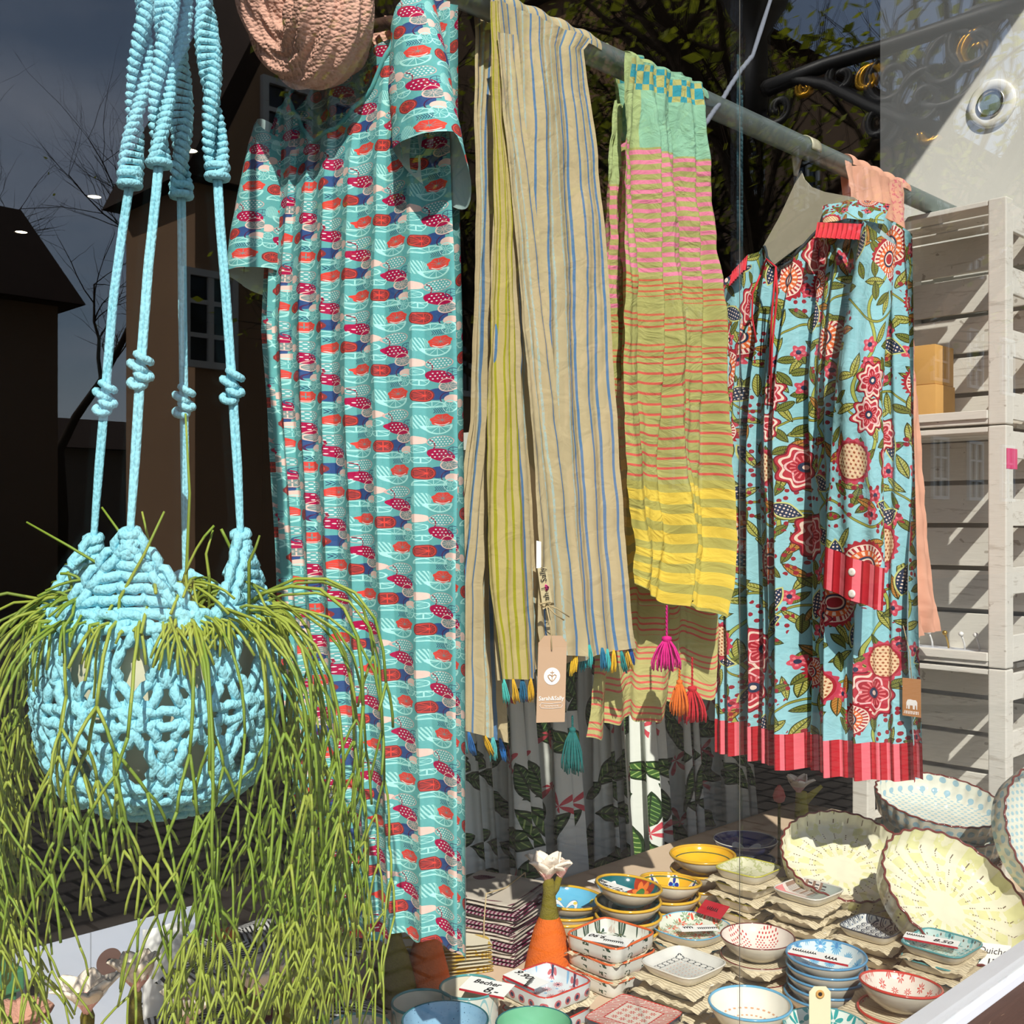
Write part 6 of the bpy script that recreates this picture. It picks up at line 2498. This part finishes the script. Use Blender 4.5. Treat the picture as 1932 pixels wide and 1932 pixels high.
def felt_vase(label, p, h, r, mat, lower, seed, stems=1, flower=True, bend=0.0):
    t = thing('felt_vase', label, 'vase', p, (0, 0, seed * 0.7), 'felt vases with flowers')
    prof = [(0.001, 0), (r * 0.96, 0), (r, 0.006), (r * 0.86, h * 0.22), (r * 0.60, h * 0.48), (r * 0.40, h * 0.60)]
    part('vase_body', MB().lathe(prof, 28), MT[lower], t, world=False)
    prof = [(r * 0.40, h * 0.60), (r * 0.30, h * 0.72), (r * 0.24, h * 0.86), (r * 0.26, h * 0.94), (r * 0.16, h)]
    part('vase_neck', MB().lathe(prof, 22, capt=True), MT[mat], t, world=False)
    if stems > 1:
        part('stem', MB().tube([(0, 0, h * 0.80), (-0.012, -0.004, h * 0.9), (-0.018, -0.006, h * 1.02)], [r * 0.18, r * 0.15, r * 0.12], 8), MT[mat], t, world=False)
        magnolia(t, Vector((-0.020, -0.007, h * 1.0)), 0.8, 4, seed + 5)
    if flower:
        magnolia(t, Vector((0.004, 0.0, h * 0.97)), 1.2, 6, seed)
    return t


felt_vase('orange and olive felt vase with pink magnolia between the trays and the napkins', on_z(1036, 1836, TABLE), 0.172, 0.046, 'green_felt', 'orange_felt', 3, 2)
felt_vase('orange felt vase half hidden under the hem of the fruit dress', on_z(806, 1868, TABLE), 0.165, 0.043, 'green_felt', 'orange_felt', 4)
felt_vase('olive felt vase under the hem of the fruit dress', on_z(742, 1886, TABLE), 0.165, 0.043, 'green_felt', 'green_felt', 5, 1, False)
# vases at the end of the table, flowers seen from above
for (u, v, d, lab, low, sd) in ((165, 1902, 1.47, 'felt vase with wide open cream magnolia below the trailing plant', 'green_felt', 6),
                                (255, 1862, 1.56, 'felt vase with half closed cream magnolia before the grey card', 'green_felt', 7),
                                (350, 1925, 1.40, 'felt vase with cream magnolia beside the striped cushion', 'green_felt', 8),
                                (480, 1876, 1.56, 'felt vase with shaded pale magnolia on the striped cushion side', 'lime_felt', 9),
                                (540, 1862, 1.62, 'olive felt vase with narrow pale bud next to the zebra bag', 'green_felt', 10)):
    p = at_d(u, v, d)
    h = p.z - TABLE
    felt_vase(lab, Vector((p.x, p.y, TABLE)), h, 0.036, 'green_felt', low, sd)
# peach coloured felt flower in the corner
p = at_d(35, 1925, 1.52)
t = thing('felt_flower', 'peach brown felt flower lying in front of the green box', 'flower', (p.x, p.y, p.z - 0.02))
for k in range(7):
    a = 2 * math.pi * k / 7
    mb = MB()
    mb.grid(lambda s, q: (Vector((math.cos(a) * 0.045 * q - math.sin(a) * (s - 0.5) * 0.05 * math.sin(math.pi * (0.1 + 0.75 * q)), math.sin(a) * 0.045 * q + math.cos(a) * (s - 0.5) * 0.05 * math.sin(math.pi * (0.1 + 0.75 * q)), 0.03 * q ** 0.7 + 0.004 * k * 0.3)), (s, q)), 6, 6)
    o = put('petal', mb.mesh('petal', MT['peach_felt']), t)
    o.modifiers.new('thick', 'SOLIDIFY').thickness = 0.004
part('stem', MB().tube([(0, 0, -(p.z - 0.02 - TABLE)), (0, 0, 0.006)], 0.009, 8), MT['green_felt'], t, world=False)
# mustard stem flower behind the quiche dishes
p = at_d(1512, 1486, 2.60)
t = thing('felt_flower', 'cream magnolia on a tall mustard felt stem behind the quiche dishes', 'flower', (p.x, p.y, TABLE))
hh = p.z - TABLE
part('stem', MB().tube([(0, 0, 0), (0.002, 0, hh * 0.5), (0, 0, hh * 0.95)], [0.024, 0.018, 0.013], 12), MT['lime_felt'], t, world=False)
part('side_twig', MB().tube([Vector((0, 0, hh * 0.80)), RT * 0.02 + Vector((0, 0, hh * 0.9)), RT * 0.048 + Vector((0, 0, hh * 1.02))], [0.012, 0.009, 0.004], 8), MT['lime_felt'], t, world=False)
magnolia(t, Vector((-0.006, 0.004, hh * 0.93)), 1.05, 5, 31)
p = at_d(1470, 1508, 2.62)
t = thing('felt_bud', 'small red and white felt bud on a thin stem before the palm leaf skirts', 'flower', (p.x, p.y, TABLE))
part('stem', MB().tube([(0, 0, 0), (0, 0, p.z - TABLE)], 0.004, 6), MT['green_felt'], t, world=False)
part('bud', MB().lathe([(0.001, 0), (0.012, 0.006), (0.015, 0.018), (0.010, 0.034), (0.003, 0.044)], 12, c=(0, 0, p.z - TABLE - 0.01)), plain('red_felt', srgb(214, 110, 100), 1.0), t, world=False)


# ------------------------------------------------------------------ napkins and cloths
def napkin_pile(pos, rz, n, w, d, pitch, mat_a, mat_b, lab, grp, cat='napkin'):
    R_ = random.Random(n * 7)
    for i in range(n):
        t = thing('folded_napkin', ('topmost ' if i == n - 1 else ('lowest ' if i == 0 else 'inner ')) + lab, cat, Vector(pos) + Vector((R_.uniform(-.004, .004), R_.uniform(-.004, .004), i * pitch)), (0, 0, rz + R_.uniform(-.05, .05)), grp)
        mb = MB()
        for q in range(2):
            z0 = q * pitch * 0.5

            def fn(s, tt):
                a = 2 * math.pi * s
                # flattened roll section swept along the width
                xx = (abs(math.cos(a)) ** 0.35) * (1 if math.cos(a) > 0 else -1) * w / 2
                zz = z0 + pitch * 0.25 + math.sin(a) * pitch * 0.24
                yy = (tt - 0.5) * d
                return Vector((xx + 0.002 * math.sin(yy * 60 + i), yy, zz + 0.003 * math.sin(xx * 22 + i) * (i / n) + 0.012 * (xx / w) ** 2 * (1 if i == n - 1 else 0))), (s * 0.3, tt * 0.2)
            mb.grid(fn, 28, 10, closed=False)
        # close the ends
        o = part('cloth', mb, mat_a if i % 2 else mat_b, t, world=False)


M = Mat('burgundy_leaf_linen', srgb(196, 186, 172), 0.9, 0.1)
x_, y_, _ = M.xyz('UV')
leaf_layer(M, x_, y_, 20, 0.03, 0.004, srgb(92, 30, 56), srgb(92, 30, 56), srgb(150, 110, 116), 1.0, 0.7)
MT['nap_leaf'] = M.done()
M = Mat('burgundy_dot_linen', srgb(96, 22, 56), 0.9, 0.1)
x_, y_, _ = M.xyz('UV')
dots(M, x_, y_, 0.011, 0.30, x_ > -9.0, srgb(206, 190, 188))
MT['nap_dot'] = M.done()
M = Mat('yellow_dot_linen', srgb(208, 170, 60), 0.9, 0.1)
x_, y_, _ = M.xyz('UV')
dots(M, x_, y_, 0.010, 0.33, x_ > -9.0, srgb(232, 222, 186))
MT['nap_yel'] = M.done()
M = Mat('yellow_sprig_linen', srgb(222, 214, 190), 0.9, 0.1)
x_, y_, _ = M.xyz('UV')
leaf_layer(M, x_, y_, 16, 0.03, 0.008, srgb(210, 176, 70), srgb(180, 150, 60), srgb(230, 210, 150), 2.0, 0.7)
MT['nap_sprig'] = M.done()
p = on_z(938, 1742, TABLE + 0.05)
napkin_pile((p.x, p.y, TABLE + 0.001), 0.28, 8, 0.150, 0.150, 0.0148, MT['nap_leaf'], MT['nap_dot'], 'burgundy and cream dotted napkin of the tied pile', 'burgundy napkins')
# string round the pile
sg = MB()
pc = Vector((p.x, p.y, TABLE))
ax, ay = Vector((math.cos(0.28), math.sin(0.28), 0)), Vector((-math.sin(0.28), math.cos(0.28), 0))
sg.tube([pc + ax * (-0.082) + ay * (-0.02) + Vector((0, 0, 0.004)), pc + ax * (-0.083) + ay * (-0.02) + Vector((0, 0, 0.08)), pc + ax * (-0.075) + ay * (-0.02) + Vector((0, 0, 0.132)), pc + ax * 0.0 + ay * (-0.02) + Vector((0, 0, 0.122)), pc + ax * 0.075 + ay * (-0.02) + Vector((0, 0, 0.130)), pc + ax * 0.083 + ay * (-0.02) + Vector((0, 0, 0.08)), pc + ax * 0.082 + ay * (-0.02) + Vector((0, 0, 0.004))], 0.0014, 6)
o = part('tie_string', sg, MT['string'])
tag(o, 'thin string tied round the burgundy napkin pile', 'string')
p = on_z(828, 1790, TABLE + 0.02)
napkin_pile((p.x, p.y, TABLE + 0.001), -0.5, 4, 0.165, 0.165, 0.013, MT['nap_sprig'], MT['nap_yel'], 'yellow dotted napkin of the flat pile', 'yellow napkins')
o = solo('paper_band', MB().b2((-0.022, -0.028, 0), (0.022, 0.028, 0.0008)), MT['kraft'], 'brown paper label lying on the yellow napkins', 'label', (p.x + 0.045, p.y - 0.02, TABLE + 0.063), (0, 0, 0.4), False)


# zebra cushion bags with burgundy braid
def pouch(pos, rz, w, d, h, lab, seed):
    t = thing('zebra_bag', lab, 'bag', pos, (0, 0.0, rz), 'black and white leaf bags')

    def fn(sgn):
        def g(s, q):
            x, y = (s - 0.5) * 2, (q - 0.5) * 2
            dome = (max(0, 1 - abs(x) ** 2.6) * max(0, 1 - abs(y) ** 2.6)) ** 0.5
            z = h / 2 + sgn * h / 2 * dome + (0.010 * fbm(x * 2, y * 2, seed) * dome if sgn > 0 else 0)
            return Vector((x * w / 2, y * d / 2, z)), (s * w, q * d)
        return g
    part('upper_side', MB().grid(fn(1), 30, 30), MT['zebra'], t, world=False)
    part('under_side', MB().grid(fn(-1), 16, 16), MT['zebra'], t, world=False)
    br = MB()
    pts = [Vector((x * w / 2, -d / 2 + 0.045 + 0.008 * math.sin(x * 2), h / 2 + h / 2 * (max(0, 1 - abs(x) ** 2.6) * max(0, 1 - abs(-1 + 0.09 / d) ** 2.6)) ** 0.5 + 0.008)) for x in np.linspace(-0.98, 0.98, 40)]
    for off in (-0.007, 0.007):
        br.tube([q + Vector((0, off, 0.002 * (-1) ** i)) for i, q in enumerate(pts)], [0.007 + 0.0012 * (-1) ** i for i in range(40)], 7)
    part('braid_trim', br, MT['braid'], t, world=False, label='burgundy braided trim')


MT['braid'] = plain('burgundy_braid', srgb(120, 24, 36), 0.9, 0.1, 0, 0.4, 150, 0.8, 300, 0.003)
pouch((0.985, 1.60, TABLE + 0.074), 0.25, 0.30, 0.26, 0.050, 'zebra leaf patterned bag lying on top of another with burgundy braid', 3)
pouch((0.965, 1.575, TABLE + 0.002), -0.15, 0.34, 0.28, 0.058, 'lower zebra leaf patterned bag with burgundy braid', 4)
# a small rust coloured ornament on the bag
sm_ = MB()
for k in range(4):
    a = math.pi / 2 * k + 0.5
    sm_.tube([Vector((0, 0, 0.010)), Vector((math.cos(a), math.sin(a), 0)) * 0.022 + Vector((0, 0, 0.010))], [0.010, 0.006], 8)
p = at_d(560, 1818, 1.84)
solo('felt_star', sm_, MT['orange_felt'], 'small orange felt cross ornament lying on the zebra bag', 'ornament', Vector((0.96, 1.66, TABLE + 0.122)))

# grey card stand with punched holes, white tumbler and green box
cs = thing('card_stand', 'grey card sheet with punched holes standing behind the magnolias', 'card', (0.78, 1.70, TABLE))
M = Mat('pale_grey_card', srgb(196, 204, 220), 0.7)
x_, y_, z_ = M.xyz('Object')
for (cx_, cz_, rr_) in ((-0.115, 0.120, 0.0165), (-0.113, 0.078, 0.0165), (-0.02, 0.090, 0.020)):
    q = ((x_ - cx_) * (x_ - cx_) + (z_ - cz_) * (z_ - cz_)).sqrt()
    M.over(q < rr_, srgb(150, 150, 152))
    M.over(q < rr_ * 0.8, srgb(26, 28, 28))
q = ((x_ - 0.0) * (x_ - 0.0) + (z_ - 0.125) * (z_ - 0.125)).sqrt()
M.over(q < 0.021, srgb(110, 84, 76))
M.over(q < 0.005, srgb(40, 40, 40))
M.over(((x_ + 0.03).abs() < 0.0012) * (z_ > 0.05), srgb(160, 166, 178))
part('card_sheet', MB().b2((0.63, 1.70, TABLE + 0.001), (0.93, 1.703, TABLE + 0.178)), M.done(), cs, False)
cy = MB()
cy.grid(lambda s, q: (Vector((0.845 + 0.036 * math.cos(math.pi * (0.1 + 0.95 * s) + math.pi), 1.66 + 0.036 * math.sin(math.pi * (0.1 + 0.95 * s) + math.pi), TABLE + 0.001 + lerp(0, 0.188 - 0.02 * abs(s - 0.4), q))), (s, q)), 20, 4)
o = part('paper_roll', cy, MT['white_paper'])
o.modifiers.new('thick', 'SOLIDIFY').thickness = 0.001
tag(o, 'curled white paper standing in front of the grey card', 'paper')
gb = thing('green_box', 'small green painted box with lid at the end of the table', 'box', (0.545, 1.69, TABLE))
gp = plain('green_paint', srgb(70, 130, 92), 0.5, 0.4)
bevel(part('box_body', MB().b2((0.46, 1.64, TABLE + 0.001), (0.615, 1.735, TABLE + 0.145)), gp, gb, False), 0.003)
bevel(part('box_lid', MB().b2((0.452, 1.632, TABLE + 0.146), (0.623, 1.743, TABLE + 0.178)), gp, gb, False), 0.003)
